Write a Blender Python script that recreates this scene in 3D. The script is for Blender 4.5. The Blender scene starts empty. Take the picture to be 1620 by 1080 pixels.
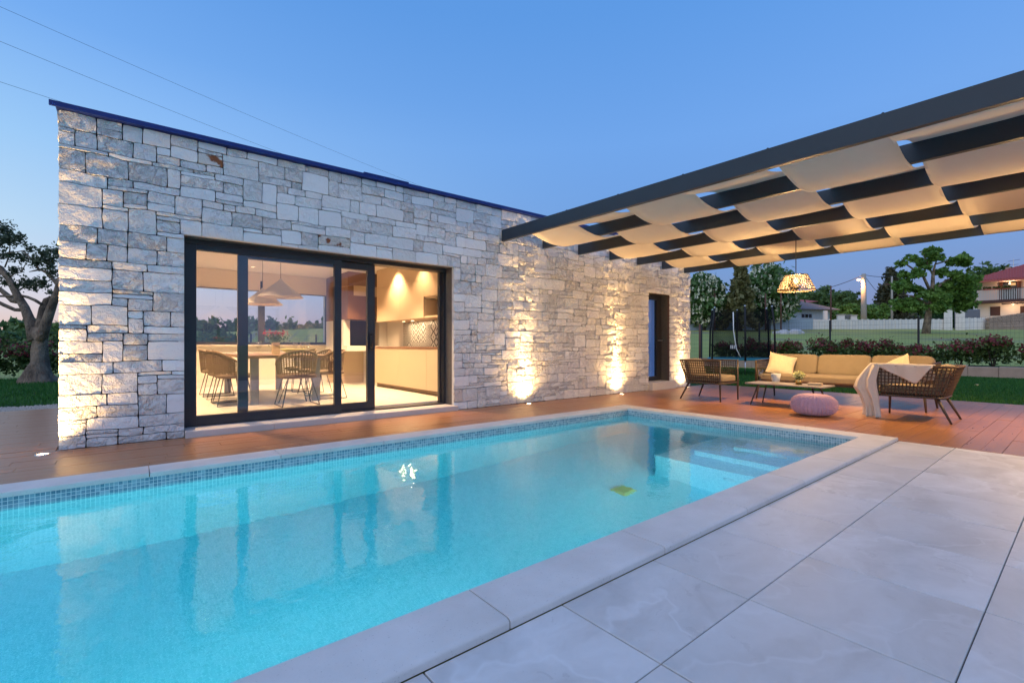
import bpy, math, random
import numpy as np
from mathutils import Vector, noise, Matrix
R = math.radians
random.seed(11); rng = np.random.default_rng(5)
SC = bpy.context.scene
COL = SC.collection

# ------------------------------------------------------------------ camera, sky, exposure
TH = R(50.935); CT, ST = math.cos(TH), math.sin(TH)
FPX = 749.53
cam = bpy.data.cameras.new('camera'); cam.lens = FPX/1620*36; cam.sensor_width = 36
cam.shift_y = 5.24/1620; cam.clip_start = .05; cam.clip_end = 3000
camo = bpy.data.objects.new('camera', cam); COL.objects.link(camo)
camo.location = (0, 0, 1); camo.rotation_euler = (R(90), 0, -math.atan2(CT, ST))
SC.camera = camo

# dusk: the sun is just under the horizon, off to the left of the view
SUN_EL, SUN_ROT = R(-1.0), R(-62)
SUN_XY = (math.sin(SUN_ROT), math.cos(SUN_ROT), 0)
w = bpy.data.worlds.new('World'); SC.world = w; w.use_nodes = True
nt = w.node_tree; nt.nodes.clear()
def wn(t, ins=None, **kw):
    nd = nt.nodes.new('ShaderNode'+t)
    for k, v in kw.items(): setattr(nd, k, v)
    for k, v in (ins or {}).items():
        if isinstance(v, bpy.types.NodeSocket): nt.links.new(v, nd.inputs[k])
        else: nd.inputs[k].default_value = v
    return nd
def lin(c): return tuple((q/255/12.92 if q < 10.3 else ((q/255+.055)/1.055)**2.4) for q in c)+(1,)
sky = wn('TexSky', sky_type='NISHITA', sun_disc=False, sun_elevation=SUN_EL, sun_rotation=SUN_ROT, altitude=100, air_density=1., dust_density=.3, ozone_density=3.)
dirn = wn('VectorMath', {0: wn('TexCoord').outputs['Generated']}, operation='NORMALIZE').outputs[0]
up = wn('SeparateXYZ', {0: dirn}).outputs[2]
flat = wn('VectorMath', {0: wn('VectorMath', {0: dirn, 1: (1, 1, 0)}, operation='MULTIPLY').outputs[0]}, operation='NORMALIZE').outputs[0]
dot = wn('VectorMath', {0: flat, 1: SUN_XY}, operation='DOT_PRODUCT').outputs['Value']
toward = wn('MapRange', {0: dot, 1: -.5, 2: .98}, interpolation_type='SMOOTHSTEP').outputs[0]
def sky_ramp(stops):
    nd = wn('ValToRGB', {0: up}); e = nd.color_ramp.elements
    while len(e) > 1: e.remove(e[-1])
    e[0].position = stops[0][0]; e[0].color = lin(stops[0][1])
    for p, c in stops[1:]: e.new(p).color = lin(c)
    return nd.outputs[0]
r_away = sky_ramp([(0, (118,138,178)), (.06, (108,145,198)), (.14, (106,150,208)), (.38, (110,165,232)), (.57, (92,155,228)), (1, (84,146,222))])
r_sun = sky_ramp([(0, (238,200,190)), (.05, (230,212,220)), (.11, (214,220,238)), (.18, (196,222,246)), (.30, (164,208,248)), (.45, (118,174,238)), (.57, (97,158,230)), (1, (84,146,222))])
grad = wn('Mix', {0: toward, 6: r_away, 7: r_sun}, data_type='RGBA').outputs[2]
nsh = wn('VectorMath', {0: sky.outputs[0], 3: 3.9}, operation='SCALE').outputs[0]
nsh = wn('VectorMath', {0: nsh, 1: (1.2, 1.2, 1.2)}, operation='MINIMUM').outputs[0]
mixs = wn('Mix', {0: .12, 6: grad, 7: nsh}, data_type='RGBA').outputs[2]
bg = wn('Background', {0: mixs, 1: 1.0}); wo = wn('OutputWorld', {0: bg.outputs[0]})
# afterglow: one very soft, weak sun standing for the bright western sky
sl = bpy.data.lights.new('sun', 'SUN'); sl.energy = .95; sl.angle = R(75); sl.color = (1, .89, .80)
slo = bpy.data.objects.new('sun', sl); COL.objects.link(slo); slo.rotation_euler = Vector((-.93, -.36, .93)).to_track_quat('Z', 'Y').to_euler()
SC.view_settings.view_transform = 'Standard'; SC.view_settings.look = 'None'
SC.view_settings.exposure = 0; SC.view_settings.gamma = 1
try: SC.view_settings.use_curve_mapping = False
except Exception: pass
cy = SC.cycles
cy.use_denoising = True
cy.max_bounces = 10; cy.transparent_max_bounces = 24; cy.transmission_bounces = 8
cy.diffuse_bounces = 4; cy.glossy_bounces = 4; cy.volume_bounces = 0
cy.sample_clamp_indirect = 6; cy.sample_clamp_direct = 0; cy.blur_glossy = .5

# ------------------------------------------------------------------ helpers
def P(px, py, d):
    "world point seen at photo pixel (px,py) at forward distance d"
    l = d*(px-810)/FPX
    return Vector((CT*d+ST*l, ST*d-CT*l, 1+(545.24-py)*d/FPX))

def tag(o, label=None, cat=None, group=None, kind=None):
    if label: o['label'] = label
    if cat: o['category'] = cat
    if group: o['group'] = group
    if kind: o['kind'] = kind
    return o

def empty(name, label, cat, loc=(0, 0, 0), rz=0, group=None):
    o = bpy.data.objects.new(name, None); COL.objects.link(o)
    o.empty_display_size = .1
    o.location = loc; o.rotation_euler = (0, 0, rz)
    return tag(o, label, cat, group)

def link(name, me, parent=None):
    o = bpy.data.objects.new(name, me); COL.objects.link(o)
    if parent: o.parent = parent
    return o

class MB:
    def __init__(s): s.v = []; s.f = []; s.m = []; s.mi = 0
    def add(s, vs, fs):
        b = len(s.v); s.v.extend(vs)
        for f in fs: s.f.append([i+b for i in f]); s.m.append(s.mi)
        return s
    def box(s, x0, y0, z0, x1, y1, z1):
        v = [(x0,y0,z0),(x1,y0,z0),(x1,y1,z0),(x0,y1,z0),(x0,y0,z1),(x1,y0,z1),(x1,y1,z1),(x0,y1,z1)]
        return s.add(v, [(0,3,2,1),(4,5,6,7),(0,1,5,4),(1,2,6,5),(2,3,7,6),(3,0,4,7)])
    def bbox(s, x0, y0, z0, x1, y1, z1, b=.005):
        "box with chamfered top edges"
        v = [(x0,y0,z0),(x1,y0,z0),(x1,y1,z0),(x0,y1,z0),
             (x0,y0,z1-b),(x1,y0,z1-b),(x1,y1,z1-b),(x0,y1,z1-b),
             (x0+b,y0+b,z1),(x1-b,y0+b,z1),(x1-b,y1-b,z1),(x0+b,y1-b,z1)]
        return s.add(v, [(0,3,2,1),(0,1,5,4),(1,2,6,5),(2,3,7,6),(3,0,4,7),(4,5,9,8),(5,6,10,9),(6,7,11,10),(7,4,8,11),(8,9,10,11)])
    def path(s, pts, rad, n=8, caps=True):
        pts = [Vector(p) for p in pts]
        if not hasattr(rad, '__len__'): rad = [rad]*len(pts)
        rings = []; up = None
        for i, p in enumerate(pts):
            t = (pts[min(i+1, len(pts)-1)]-pts[max(i-1, 0)])
            if t.length < 1e-9: t = Vector((0,0,1))
            t.normalize()
            if up is None:
                up = Vector((0,0,1)) if abs(t.z) < .9 else Vector((1,0,0))
            a = t.cross(up)
            if a.length < 1e-6: a = t.orthogonal()
            a.normalize(); b = a.cross(t).normalized(); up = b
            rings.append([tuple(p+(a*math.cos(2*math.pi*k/n)+b*math.sin(2*math.pi*k/n))*rad[i]) for k in range(n)])
        v = [q for r in rings for q in r]; f = []
        for i in range(len(pts)-1):
            for k in range(n):
                f.append((i*n+k, (i+1)*n+k, (i+1)*n+(k+1) % n, i*n+(k+1) % n))
        if caps:
            f.append(tuple(range(n))); f.append(tuple((len(pts)-1)*n+k for k in reversed(range(n))))
        return s.add(v, f)
    def lathe(s, prof, c=(0,0,0), n=24, caps=True, sx=1, sy=1):
        v = []; f = []
        for r, z in prof:
            for k in range(n):
                a = 2*math.pi*k/n; v.append((c[0]+r*math.cos(a)*sx, c[1]+r*math.sin(a)*sy, c[2]+z))
        for i in range(len(prof)-1):
            for k in range(n):
                f.append((i*n+k, i*n+(k+1) % n, (i+1)*n+(k+1) % n, (i+1)*n+k))
        if caps:
            f.append(tuple(reversed(range(n)))); f.append(tuple((len(prof)-1)*n+k for k in range(n)))
        return s.add(v, f)
    def prism(s, poly, z0, z1):
        n = len(poly)
        v = [(x,y,z0) for x,y in poly]+[(x,y,z1) for x,y in poly]
        f = [tuple(reversed(range(n))), tuple(range(n, 2*n))]+[(i,(i+1)%n,(i+1)%n+n,i+n) for i in range(n)]
        return s.add(v, f)
    def cushion(s, c, d, rx=None, k=5, n=9, puff=0., rot=None):
        "superellipsoid cushion with half sizes d; rot: Matrix"
        idx = {}; v = []; f = []
        def vid(p):
            key = tuple(round(q, 5) for q in p)
            if key in idx: return idx[key]
            L = sum(abs(q)**k for q in p)**(1/k); q = [a/L for a in p]
            pf = 1+puff*(1-max(abs(q[0]), abs(q[1]))**2)-puff
            w_ = Vector((q[0]*d[0], q[1]*d[1], q[2]*d[2]*(pf if puff else 1)))
            if rot: w_ = rot @ w_
            idx[key] = len(v); v.append(tuple(w_+Vector(c))); return idx[key]
        for ax in range(3):
            for sg in (-1, 1):
                for i in range(n):
                    for j in range(n):
                        q = []
                        for (a, b) in ((i,j),(i+1,j),(i+1,j+1),(i,j+1)):
                            p = [0,0,0]; p[ax] = sg; p[(ax+1)%3] = -1+2*a/n; p[(ax+2)%3] = -1+2*b/n
                            q.append(vid(p))
                        f.append(tuple(q) if sg > 0 else tuple(reversed(q)))
        return s.add(v, f)
    def build(s, name, mat, parent=None, smooth=False, tint=None):
        me = bpy.data.meshes.new(name)
        me.from_pydata(s.v, [], s.f)
        mats = mat if isinstance(mat, (list, tuple)) else [mat]
        for m in mats: me.materials.append(m)
        if len(mats) > 1: me.polygons.foreach_set('material_index', s.m)
        if smooth: me.polygons.foreach_set('use_smooth', [True]*len(s.f))
        me.update()
        return link(name, me, parent)

def quads_mesh(name, V, mat, parent=None, col=None):
    "V: (N,4,3) numpy quads -> mesh (fast)"
    n = len(V)
    me = bpy.data.meshes.new(name)
    me.vertices.add(n*4); me.vertices.foreach_set('co', V.reshape(-1).astype(np.float32))
    me.loops.add(n*4); me.loops.foreach_set('vertex_index', np.arange(n*4, dtype=np.int32))
    me.polygons.add(n); me.polygons.foreach_set('loop_start', np.arange(0, n*4, 4, dtype=np.int32))
    me.polygons.foreach_set('loop_total', np.full(n, 4, dtype=np.int32))
    if col is not None:
        a = me.attributes.new('tint', 'FLOAT', 'POINT'); a.data.foreach_set('value', np.repeat(col, 4).astype(np.float32))
    me.materials.append(mat); me.update(calc_edges=True); me.validate()
    return link(name, me, parent)

# ------------------------------------------------------------------ node helpers
class NT:
    def __init__(s, name):
        s.mat = bpy.data.materials.new(name); s.mat.use_nodes = True
        s.t = s.mat.node_tree; s.t.nodes.clear()
        s.out = s.t.nodes.new('ShaderNodeOutputMaterial')
    def n(s, typ, ins=None, **kw):
        nd = s.t.nodes.new('ShaderNode'+typ)
        for k, v in kw.items(): setattr(nd, k, v)
        for k, v in (ins or {}).items():
            if hasattr(v, 'is_output') or isinstance(v, bpy.types.NodeSocket): s.t.links.new(v, nd.inputs[k])
            else: nd.inputs[k].default_value = v
        return nd
    def math(s, op, a, b=0., c=None):
        ins = {0: a, 1: b}
        if c is not None: ins[2] = c
        return s.n('Math', ins, operation=op).outputs[0]
    def vmath(s, op, a, b=(0,0,0)):
        nd = s.n('VectorMath', {0: a}, operation=op)
        if op == 'SCALE':
            if isinstance(b, bpy.types.NodeSocket): s.t.links.new(b, nd.inputs['Scale'])
            else: nd.inputs['Scale'].default_value = b
        elif isinstance(b, bpy.types.NodeSocket): s.t.links.new(b, nd.inputs[1])
        else: nd.inputs[1].default_value = b
        return nd.outputs[0]
    def noise(s, scale, detail=4, rough=.55, vec=None, out=0, **kw):
        ins = {'Scale': scale, 'Detail': detail, 'Roughness': rough}
        if vec is not None: ins['Vector'] = vec
        return s.n('TexNoise', ins, **kw).outputs[out]
    def mix(s, f, a, b, blend='MIX'):
        nd = s.t.nodes.new('ShaderNodeMix'); nd.data_type = 'RGBA'; nd.blend_type = blend
        for i, v in ((0, f), (6, a), (7, b)):
            if isinstance(v, bpy.types.NodeSocket): s.t.links.new(v, nd.inputs[i])
            else: nd.inputs[i].default_value = v if i == 0 else c4(v)
        return nd.outputs[2]
    def ramp(s, f, stops):
        nd = s.t.nodes.new('ShaderNodeValToRGB'); s.t.links.new(f, nd.inputs[0])
        e = nd.color_ramp.elements
        while len(e) > 1: e.remove(e[-1])
        e[0].position = stops[0][0]; e[0].color = c4(stops[0][1])
        for p, c in stops[1:]:
            q = e.new(p); q.color = c4(c)
        return nd.outputs[0]
    def pos(s): return s.n('NewGeometry').outputs['Position']
    def attr(s, name): return s.n('Attribute', attribute_name=name).outputs['Fac']
    def objrand(s): return s.n('ObjectInfo').outputs['Random']
    def bump(s, h, strength=.3, dist=.01, normal=None):
        ins = {'Strength': strength, 'Distance': dist, 'Height': h}
        if normal is not None: ins['Normal'] = normal
        return s.n('Bump', ins).outputs[0]
    def pbsdf(s, base, rough=.6, normal=None, **kw):
        ins = {'Base Color': c4(base) if isinstance(base, (tuple, list, float, int)) else base, 'Roughness': rough}
        if normal is not None: ins['Normal'] = normal
        for k, v in kw.items(): ins[k] = v
        nd = s.n('BsdfPrincipled', ins)
        s.t.links.new(nd.outputs[0], s.out.inputs[0]); return nd
    def surf(s, sh): s.t.links.new(sh, s.out.inputs[0])

def c4(c):
    if isinstance(c, (int, float)): return (c, c, c, 1)
    return tuple(c) if len(c) == 4 else tuple(c)+(1,)

def plain(name, col, rough=.6, var=.15, scale=6, bump=0., bscale=60, metallic=0., coat=0., spec=.5):
    m = NT(name); p = m.pos()
    nz = m.noise(scale, 5, .6, p)
    v = m.math('MULTIPLY_ADD', nz, var*2, 1-var)
    c = m.vmath('SCALE', m.n('RGB').outputs[0], v)
    rgb = [n for n in m.t.nodes if n.type == 'RGB'][0]; rgb.outputs[0].default_value = c4(col)
    nr = m.bump(m.noise(bscale, 4, .6, p), bump, .01) if bump else None
    m.pbsdf(c, rough, nr, Metallic=metallic, **{'Coat Weight': coat, 'Specular IOR Level': spec})
    return m.mat

def emit(name, col, strength):
    m = NT(name); e = m.n('Emission', {'Color': c4(col), 'Strength': strength}); m.surf(e.outputs[0]); return m.mat

# ------------------------------------------------------------------ materials
def mat_stone():
    m = NT('limestone'); p = m.pos(); t = m.attr('tint')
    off = m.vmath('ADD', p, m.n('CombineXYZ', {0: m.math('MULTIPLY', t, 37.), 1: 0., 2: m.math('MULTIPLY', t, 91.)}).outputs[0])
    n1 = m.noise(4, 6, .6, off); n2 = m.noise(26, 5, .65, off); n3 = m.noise(9, 3, .5, off)
    base = m.ramp(t, [(0, (.73,.735,.73)), (.35, (.78,.785,.78)), (.7, (.82,.825,.82)), (.93, (.86,.865,.86)), (1, (.70,.66,.60))])
    base = m.mix(m.math('MULTIPLY', n1, .20), base, (.68,.65,.60))
    base = m.mix(m.math('MULTIPLY', m.math('GREATER_THAN', n2, .68), .25), base, (.42,.39,.35))
    rust = m.math('MULTIPLY', m.n('MapRange', {0: n3, 1: .52, 2: .60}).outputs[0], m.math('GREATER_THAN', t, .985))
    base = m.mix(rust, base, (.27,.10,.045))
    # split face: ridged relief
    wv = m.noise(7, 2, .5, off)
    warp = m.vmath('ADD', off, m.vmath('SCALE', m.noise(5, 3, .5, off, out=1), .12))
    r1 = m.n('TexVoronoi', {'Vector': m.vmath('MULTIPLY', warp, (1, 1, 1.5)), 'Scale': 11., 'Smoothness': .35}, feature='SMOOTH_F1').outputs[0]
    r2 = m.noise(22, 6, .68, warp)
    r3 = m.noise(90, 3, .6, off)
    rr = m.attr('rough')
    n4 = m.n('MapRange', {0: m.noise(6.5, 6, .62, warp), 1: .46, 2: .56}, interpolation_type='SMOOTHSTEP').outputs[0]
    n5 = m.n('MapRange', {0: m.noise(15, 5, .62, warp), 1: .47, 2: .57}, interpolation_type='SMOOTHSTEP').outputs[0]
    r1 = m.math('ADD', m.math('MULTIPLY', r1, .5), m.math('ADD', m.math('MULTIPLY', n4, .42), m.math('MULTIPLY', n5, .22)))
    h = m.math('ADD', m.math('MULTIPLY', r1, .9), m.math('ADD', m.math('MULTIPLY', r2, .55), m.math('MULTIPLY', r3, .05)))
    bp = m.n('Bump', {'Strength': m.math('MULTIPLY_ADD', rr, .72, .06), 'Distance': .062, 'Height': h}).outputs[0]
    m.pbsdf(base, .85, bp, **{'Specular IOR Level': .25})
    return m.mat

def mat_mosaic(name, c_lo, c_hi, grout, size=.0255, rough=.25):
    m = NT(name); g = m.n('NewGeometry'); p = g.outputs['Position']
    an = m.vmath('ABSOLUTE', g.outputs['True Normal'])
    rn = m.vmath('FLOOR', m.vmath('ADD', an, (.5,.5,.5)))            # 1 on the facing axis
    keep = m.vmath('SUBTRACT', (1,1,1), rn)
    q = m.vmath('MULTIPLY', m.vmath('SCALE', p, 1/size), keep)
    cell = m.vmath('FLOOR', q); fr = m.vmath('FRACTION', q)
    rnd = m.n('TexWhiteNoise', {'Vector': m.vmath('ADD', cell, (.5,.5,.5))}, noise_dimensions='3D')
    a = m.vmath('ABSOLUTE', m.vmath('SUBTRACT', fr, (.5,.5,.5)))
    a = m.vmath('MULTIPLY', a, keep)
    sx = m.n('SeparateXYZ', {0: a})
    mx = m.math('MAXIMUM', m.math('MAXIMUM', sx.outputs[0], sx.outputs[1]), sx.outputs[2])
    gm = m.math('GREATER_THAN', mx, .435)
    c = m.mix(m.math('POWER', rnd.outputs['Value'], 1.4), c_lo, c_hi)
    c = m.mix(m.math('MULTIPLY', m.noise(1.5, 4, .6, p), .35), c, c_lo)
    c = m.mix(gm, c, grout)
    bp = m.bump(m.math('SUBTRACT', 1, gm), .25, .002)
    m.pbsdf(c, m.math('MULTIPLY_ADD', gm, .5, rough), bp)
    return m.mat

def mat_water():
    m = NT('pool_water'); p = m.pos()
    q = m.vmath('MULTIPLY', p, (1, 1, 1))
    a = m.noise(5.5, 3, .5, q); b = m.noise(17, 3, .55, q); c = m.noise(1.4, 2, .5, q)
    h = m.math('ADD', m.math('MULTIPLY', a, .6), m.math('ADD', m.math('MULTIPLY', b, .22), m.math('MULTIPLY', c, .8)))
    bp = m.bump(h, .13, .035)
    g = m.n('BsdfGlass', {'Color': (1,1,1,1), 'Roughness': .0, 'IOR': 1.39, 'Normal': bp})
    m.surf(g.outputs[0])
    ab = m.n('VolumeAbsorption', {'Color': (.20,.865,.95,1), 'Density': .52})
    m.t.links.new(ab.outputs[0], m.out.inputs['Volume'])
    return m.mat

def mat_glass(name='window_glass', tint=(1,1,1), refl=1.0):
    m = NT(name)
    fr = m.n('Fresnel', {'IOR': 1.55})
    f = m.math('MULTIPLY', fr.outputs[0], 2.3*refl)
    f = m.math('MULTIPLY', m.math('MINIMUM', f, 1.), m.math('SUBTRACT', 1., m.n('NewGeometry').outputs['Backfacing']))
    tr = m.n('BsdfTransparent', {'Color': c4(tint)}); gl = m.n('BsdfGlossy', {'Color': (1,1,1,1), 'Roughness': 0.})
    mx = m.n('MixShader', {0: f, 1: tr.outputs[0], 2: gl.outputs[0]}); m.surf(mx.outputs[0]); return m.mat

def mat_net(name, col, alpha):
    m = NT(name)
    d = m.n('BsdfDiffuse', {'Color': c4(col)}); tr = m.n('BsdfTransparent')
    p = m.pos()
    nz = m.math('MULTIPLY_ADD', m.noise(2.2, 3, .5, p), .3, alpha-.15)
    mx = m.n('MixShader', {0: nz, 1: tr.outputs[0], 2: d.outputs[0]}); m.surf(mx.outputs[0]); return m.mat

def mat_plank():
    m = NT('deck_wood'); p = m.pos(); r = m.objrand(); t = m.attr('tint')
    rr = m.math('ADD', r, t)
    q = m.vmath('ADD', m.vmath('MULTIPLY', p, (2.2, 26, 10)), m.n('CombineXYZ', {0: m.math('MULTIPLY', rr, 53.), 1: m.math('MULTIPLY', rr, 17.), 2: 0.}).outputs[0])
    g = m.noise(1.6, 6, .65, q, Distortion=.6) if False else m.noise(1.6, 6, .65, q)
    c = m.ramp(g, [(.25, (.19,.070,.024)), (.5, (.36,.145,.052)), (.75, (.48,.215,.085))])
    c = m.mix(m.math('MULTIPLY', m.n('TexWhiteNoise', {'W': rr}, noise_dimensions='1D').outputs[0], .45), c, (.34,.155,.060))
    big = m.noise(.9, 3, .5, p)
    c = m.mix(m.math('MULTIPLY', big, .35), c, (.46,.22,.10))
    m.pbsdf(c, m.math('MULTIPLY_ADD', g, .20, .21), m.bump(g, .35, .004), **{'Specular IOR Level': .55})
    return m.mat

def mat_tile():
    m = NT('porcelain_tile'); p = m.pos(); r = m.objrand()
    o = m.vmath('ADD', p, m.n('CombineXYZ', {0: m.math('MULTIPLY', r, 71.), 1: m.math('MULTIPLY', r, 33.), 2: m.math('MULTIPLY', r, 19.)}).outputs[0])
    wv = m.vmath('ADD', o, m.vmath('SCALE', m.noise(1.6, 4, .6, o, out=1), .55))
    a = m.noise(2.2, 7, .62, m.vmath('MULTIPLY', wv, (.8, 1.5, 1))); v = m.noise(1.7, 3, .5, wv); b = m.noise(30, 4, .6, o)
    vein = m.math('SUBTRACT', 1, m.n('MapRange', {0: m.math('ABSOLUTE', m.math('SUBTRACT', v, .5)), 1: 0., 2: .022}).outputs[0])
    c = m.ramp(a, [(.30, (.49,.465,.44)), (.5, (.63,.605,.58)), (.70, (.74,.72,.70))])
    c = m.mix(m.math('MULTIPLY', vein, .42), c, (.80,.79,.78))
    c = m.mix(m.math('MULTIPLY', m.math('GREATER_THAN', m.noise(5, 6, .7, wv), .63), .28), c, (.40,.37,.35))
    c = m.mix(m.math('MULTIPLY', r, .5), c, (.53,.50,.47))
    m.pbsdf(c, m.math('MULTIPLY_ADD', a, .2, .42), m.bump(m.math('ADD', a, m.math('MULTIPLY', b, .35)), .35, .006))
    return m.mat

def mat_coping():
    m = NT('coping_stone'); p = m.pos(); r = m.objrand()
    o = m.vmath('ADD', p, m.n('CombineXYZ', {0: m.math('MULTIPLY', r, 13.), 1: r, 2: 0.}).outputs[0])
    a = m.noise(2.5, 6, .6, o); b = m.noise(55, 4, .7, o); s = m.noise(110, 2, .5, o)
    c = m.ramp(a, [(.3, (.58,.545,.505)), (.7, (.72,.69,.655))])
    c = m.mix(m.math('MULTIPLY', m.math('GREATER_THAN', s, .68), .4), c, (.32,.29,.27))
    m.pbsdf(c, .62, m.bump(m.math('ADD', b, m.math('MULTIPLY', a, .5)), .3, .004))
    return m.mat

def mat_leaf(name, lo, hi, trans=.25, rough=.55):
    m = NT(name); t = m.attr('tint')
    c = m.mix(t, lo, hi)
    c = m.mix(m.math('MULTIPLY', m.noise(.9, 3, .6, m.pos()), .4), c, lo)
    pb = m.n('BsdfPrincipled', {'Base Color': c, 'Roughness': rough, 'Specular IOR Level': .3})
    tl = m.n('BsdfTranslucent', {'Color': c})
    mx = m.n('MixShader', {0: trans, 1: pb.outputs[0], 2: tl.outputs[0]}); m.surf(mx.outputs[0]); return m.mat

def mat_grass(name, lo, hi, scale=1.2, dirt=None):
    m = NT(name); p = m.pos()
    a = m.noise(scale, 6, .65, p); b = m.noise(scale*24, 4, .7, p)
    c = m.mix(a, lo, hi); c = m.mix(m.math('MULTIPLY', b, .6), c, lo)
    if dirt:
        d = m.noise(.11, 5, .6, p); e = m.n('MapRange', {0: d, 1: .50, 2: .62}).outputs[0]
        c = m.mix(m.math('MULTIPLY', e, .8), c, dirt)
    m.pbsdf(c, .8, m.bump(b, .7, .06), **{'Specular IOR Level': .2}); return m.mat

def mat_bark(name, lo, hi):
    m = NT(name); p = m.pos()
    a = m.noise(3.5, 6, .65, m.vmath('MULTIPLY', p, (1, 1, .6))); b = m.noise(14, 5, .7, m.vmath('MULTIPLY', p, (1, 1, .4)))
    c = m.mix(m.n('MapRange', {0: a, 1: .35, 2: .65}).outputs[0], lo, hi)
    m.pbsdf(c, .85, m.bump(m.math('ADD', a, b), 1., .12)); return m.mat

def mat_backsplash():
    m = NT('patterned_wall_tile'); p = m.pos()
    s = m.n('SeparateXYZ', {0: p}); y, z = s.outputs[1], s.outputs[2]
    sz = .21
    def fold(a, k): return m.math('PINGPONG', m.math('MULTIPLY', a, k/sz), .5)
    cell = m.n('CombineXYZ', {0: m.math('FLOOR', m.math('DIVIDE', y, sz)), 1: m.math('FLOOR', m.math('DIVIDE', z, sz)), 2: 0.}).outputs[0]
    rnd = m.n('TexWhiteNoise', {'Vector': m.vmath('ADD', cell, (.5,.5,.5))}, noise_dimensions='3D').outputs['Value']
    k1 = m.math('MULTIPLY_ADD', m.math('FLOOR', m.math('MULTIPLY', rnd, 2.)), 1., 1.)
    fy = m.math('PINGPONG', m.math('MULTIPLY', m.math('DIVIDE', y, sz), k1), .5)
    fz = m.math('PINGPONG', m.math('MULTIPLY', m.math('DIVIDE', z, sz), k1), .5)
    d = m.math('ADD', fy, fz)
    st = m.math('GREATER_THAN', m.math('FRACT', m.math('MULTIPLY', d, m.math('MULTIPLY_ADD', rnd, 1.6, 1.6))), .6)
    d2 = m.math('GREATER_THAN', m.math('FRACT', m.math('MULTIPLY', m.math('SUBTRACT', fy, fz), 2.5)), .62)
    pick = m.math('GREATER_THAN', m.math('FRACT', m.math('MULTIPLY', rnd, 7.)), .5)
    pat = m.math('ADD', m.math('MULTIPLY', st, pick), m.math('MULTIPLY', d2, m.math('SUBTRACT', 1, pick)))
    c = m.mix(pat, (.60,.59,.57), (.05,.05,.06))
    m.pbsdf(c, .3); return m.mat

M = {}
M['stone'] = mat_stone()
M['mortar'] = plain('mortar', (.085,.08,.078), .95, .3, 20, .4)
M['grout'] = plain('grout', (.13,.125,.12), .9, .1)
M['plank'] = mat_plank(); M['tile'] = mat_tile(); M['coping'] = mat_coping()
M['mosaic'] = mat_mosaic('pool_mosaic', (.28,.59,.62), (.43,.69,.72), (.54,.75,.77))
M['mosaic_band'] = mat_mosaic('waterline_mosaic', (.14,.27,.34), (.40,.55,.60), (.66,.72,.72))
M['mosaic_step'] = mat_mosaic('step_mosaic', (.50,.66,.70), (.72,.84,.86), (.82,.86,.86))
M['water'] = mat_water()
M['glass'] = mat_glass(); M['clear'] = mat_glass('drinking_glass', (.97,.98,.98), .9)
M['alu'] = plain('dark_aluminium', (.028,.030,.036), .38, .1, 3, .03, 200)
M['trim'] = plain('roof_sheet', (.006,.022,.17), .45, .1, 3)
M['beam'] = plain('pergola_metal', (.018,.028,.042), .48, .18, 4, .05, 120)
M['white'] = plain('white_plaster', (.78,.76,.72), .7, .04, 3, .05, 80)
M['render'] = plain('rendered_wall', (.62,.60,.56), .85, .1, 4, .1, 60)
M['ceil'] = plain('ceiling_paint', (.80,.79,.76), .8, .03)
M['floor_in'] = plain('floor_tile', (.60,.57,.52), .32, .1, 2.2, .02, 30)
M['cab'] = plain('cabinet_front', (.52,.41,.29), .42, .04, 2)
M['cabdark'] = plain('dark_wood_front', (.15,.075,.045), .45, .2, 5)
M['plinth'] = plain('plinth', (.16,.10,.06), .5, .1)
M['soot'] = plain('fire_brick', (.035,.030,.028), .8, .4, 18, .4, 30)
M['splash'] = mat_backsplash()
M['blind'] = plain('blind_fabric', (.72,.66,.58), .8, .05, 30)
M['table'] = plain('table_wood', (.25,.15,.09), .4, .3, 9)
M['slab'] = plain('table_leg', (.20,.20,.21), .5, .15)
M['cord_in'] = plain('woven_rope', (.15,.105,.075), .8, .3, 40)
M['blackmetal'] = plain('black_steel', (.025,.022,.02), .4, .1)
M['lampshade_in'] = plain('cone_shade', (.60,.58,.56), .5, .05)
M['wick'] = plain('woven_cord', (.085,.055,.035), .75, .3, 60, .4, 300)
M['legwood'] = plain('chair_leg', (.070,.045,.032), .5, .2, 12)
M['cushion'] = plain('mustard_fabric', (.25,.20,.135), .9, .12, 9, .25, 260)
M['pillow'] = plain('cream_fabric', (.66,.56,.38), .9, .2, 34, .3, 200)
M['throw'] = plain('throw_wool', (.68,.60,.52), .95, .08, 10, .35, 160)
M['tabletop'] = plain('grey_tabletop', (.27,.24,.215), .45, .2, 9)
M['pouf'] = plain('lilac_knit', (.58,.38,.50), .95, .12, 20, .4, 150)
M['canvas'] = plain('shade_canvas', (.70,.645,.56), .9, .05, 8, .1, 200)
M['rattan'] = plain('rattan', (.030,.018,.008), .6, .2, 40)
M['brass'] = plain('brass_pot', (.60,.42,.16), .3, .15, 9, 0, 60, 1.)
M['flower'] = plain('pale_petals', (.72,.72,.36), .8, .15, 50)
M['red'] = plain('red_petals', (.55,.035,.025), .7, .2, 50)
M['ceramic'] = plain('white_ceramic', (.74,.72,.70), .3, .04)
M['wax'] = plain('frosted_bucket', (.50,.52,.54), .4, .1, 12)
M['boxwood'] = plain('box_wood', (.46,.36,.25), .6, .2, 20)
M['steel'] = plain('steel', (.55,.55,.55), .3, .1, 10, 0, 60, 1.)
M['yellowplastic'] = plain('drain_cover', (.62,.42,.13), .5, .15, 30)
M['inlet'] = plain('white_plastic', (.85,.87,.86), .35, .03)
M['gravel'] = plain('gravel_stone', (.42,.39,.36), .9, .4, 30)
M['lawn'] = mat_grass('lawn_soil', (0.02, 0.075, 0.018), (0.04, 0.13, 0.03), 2.)
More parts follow.
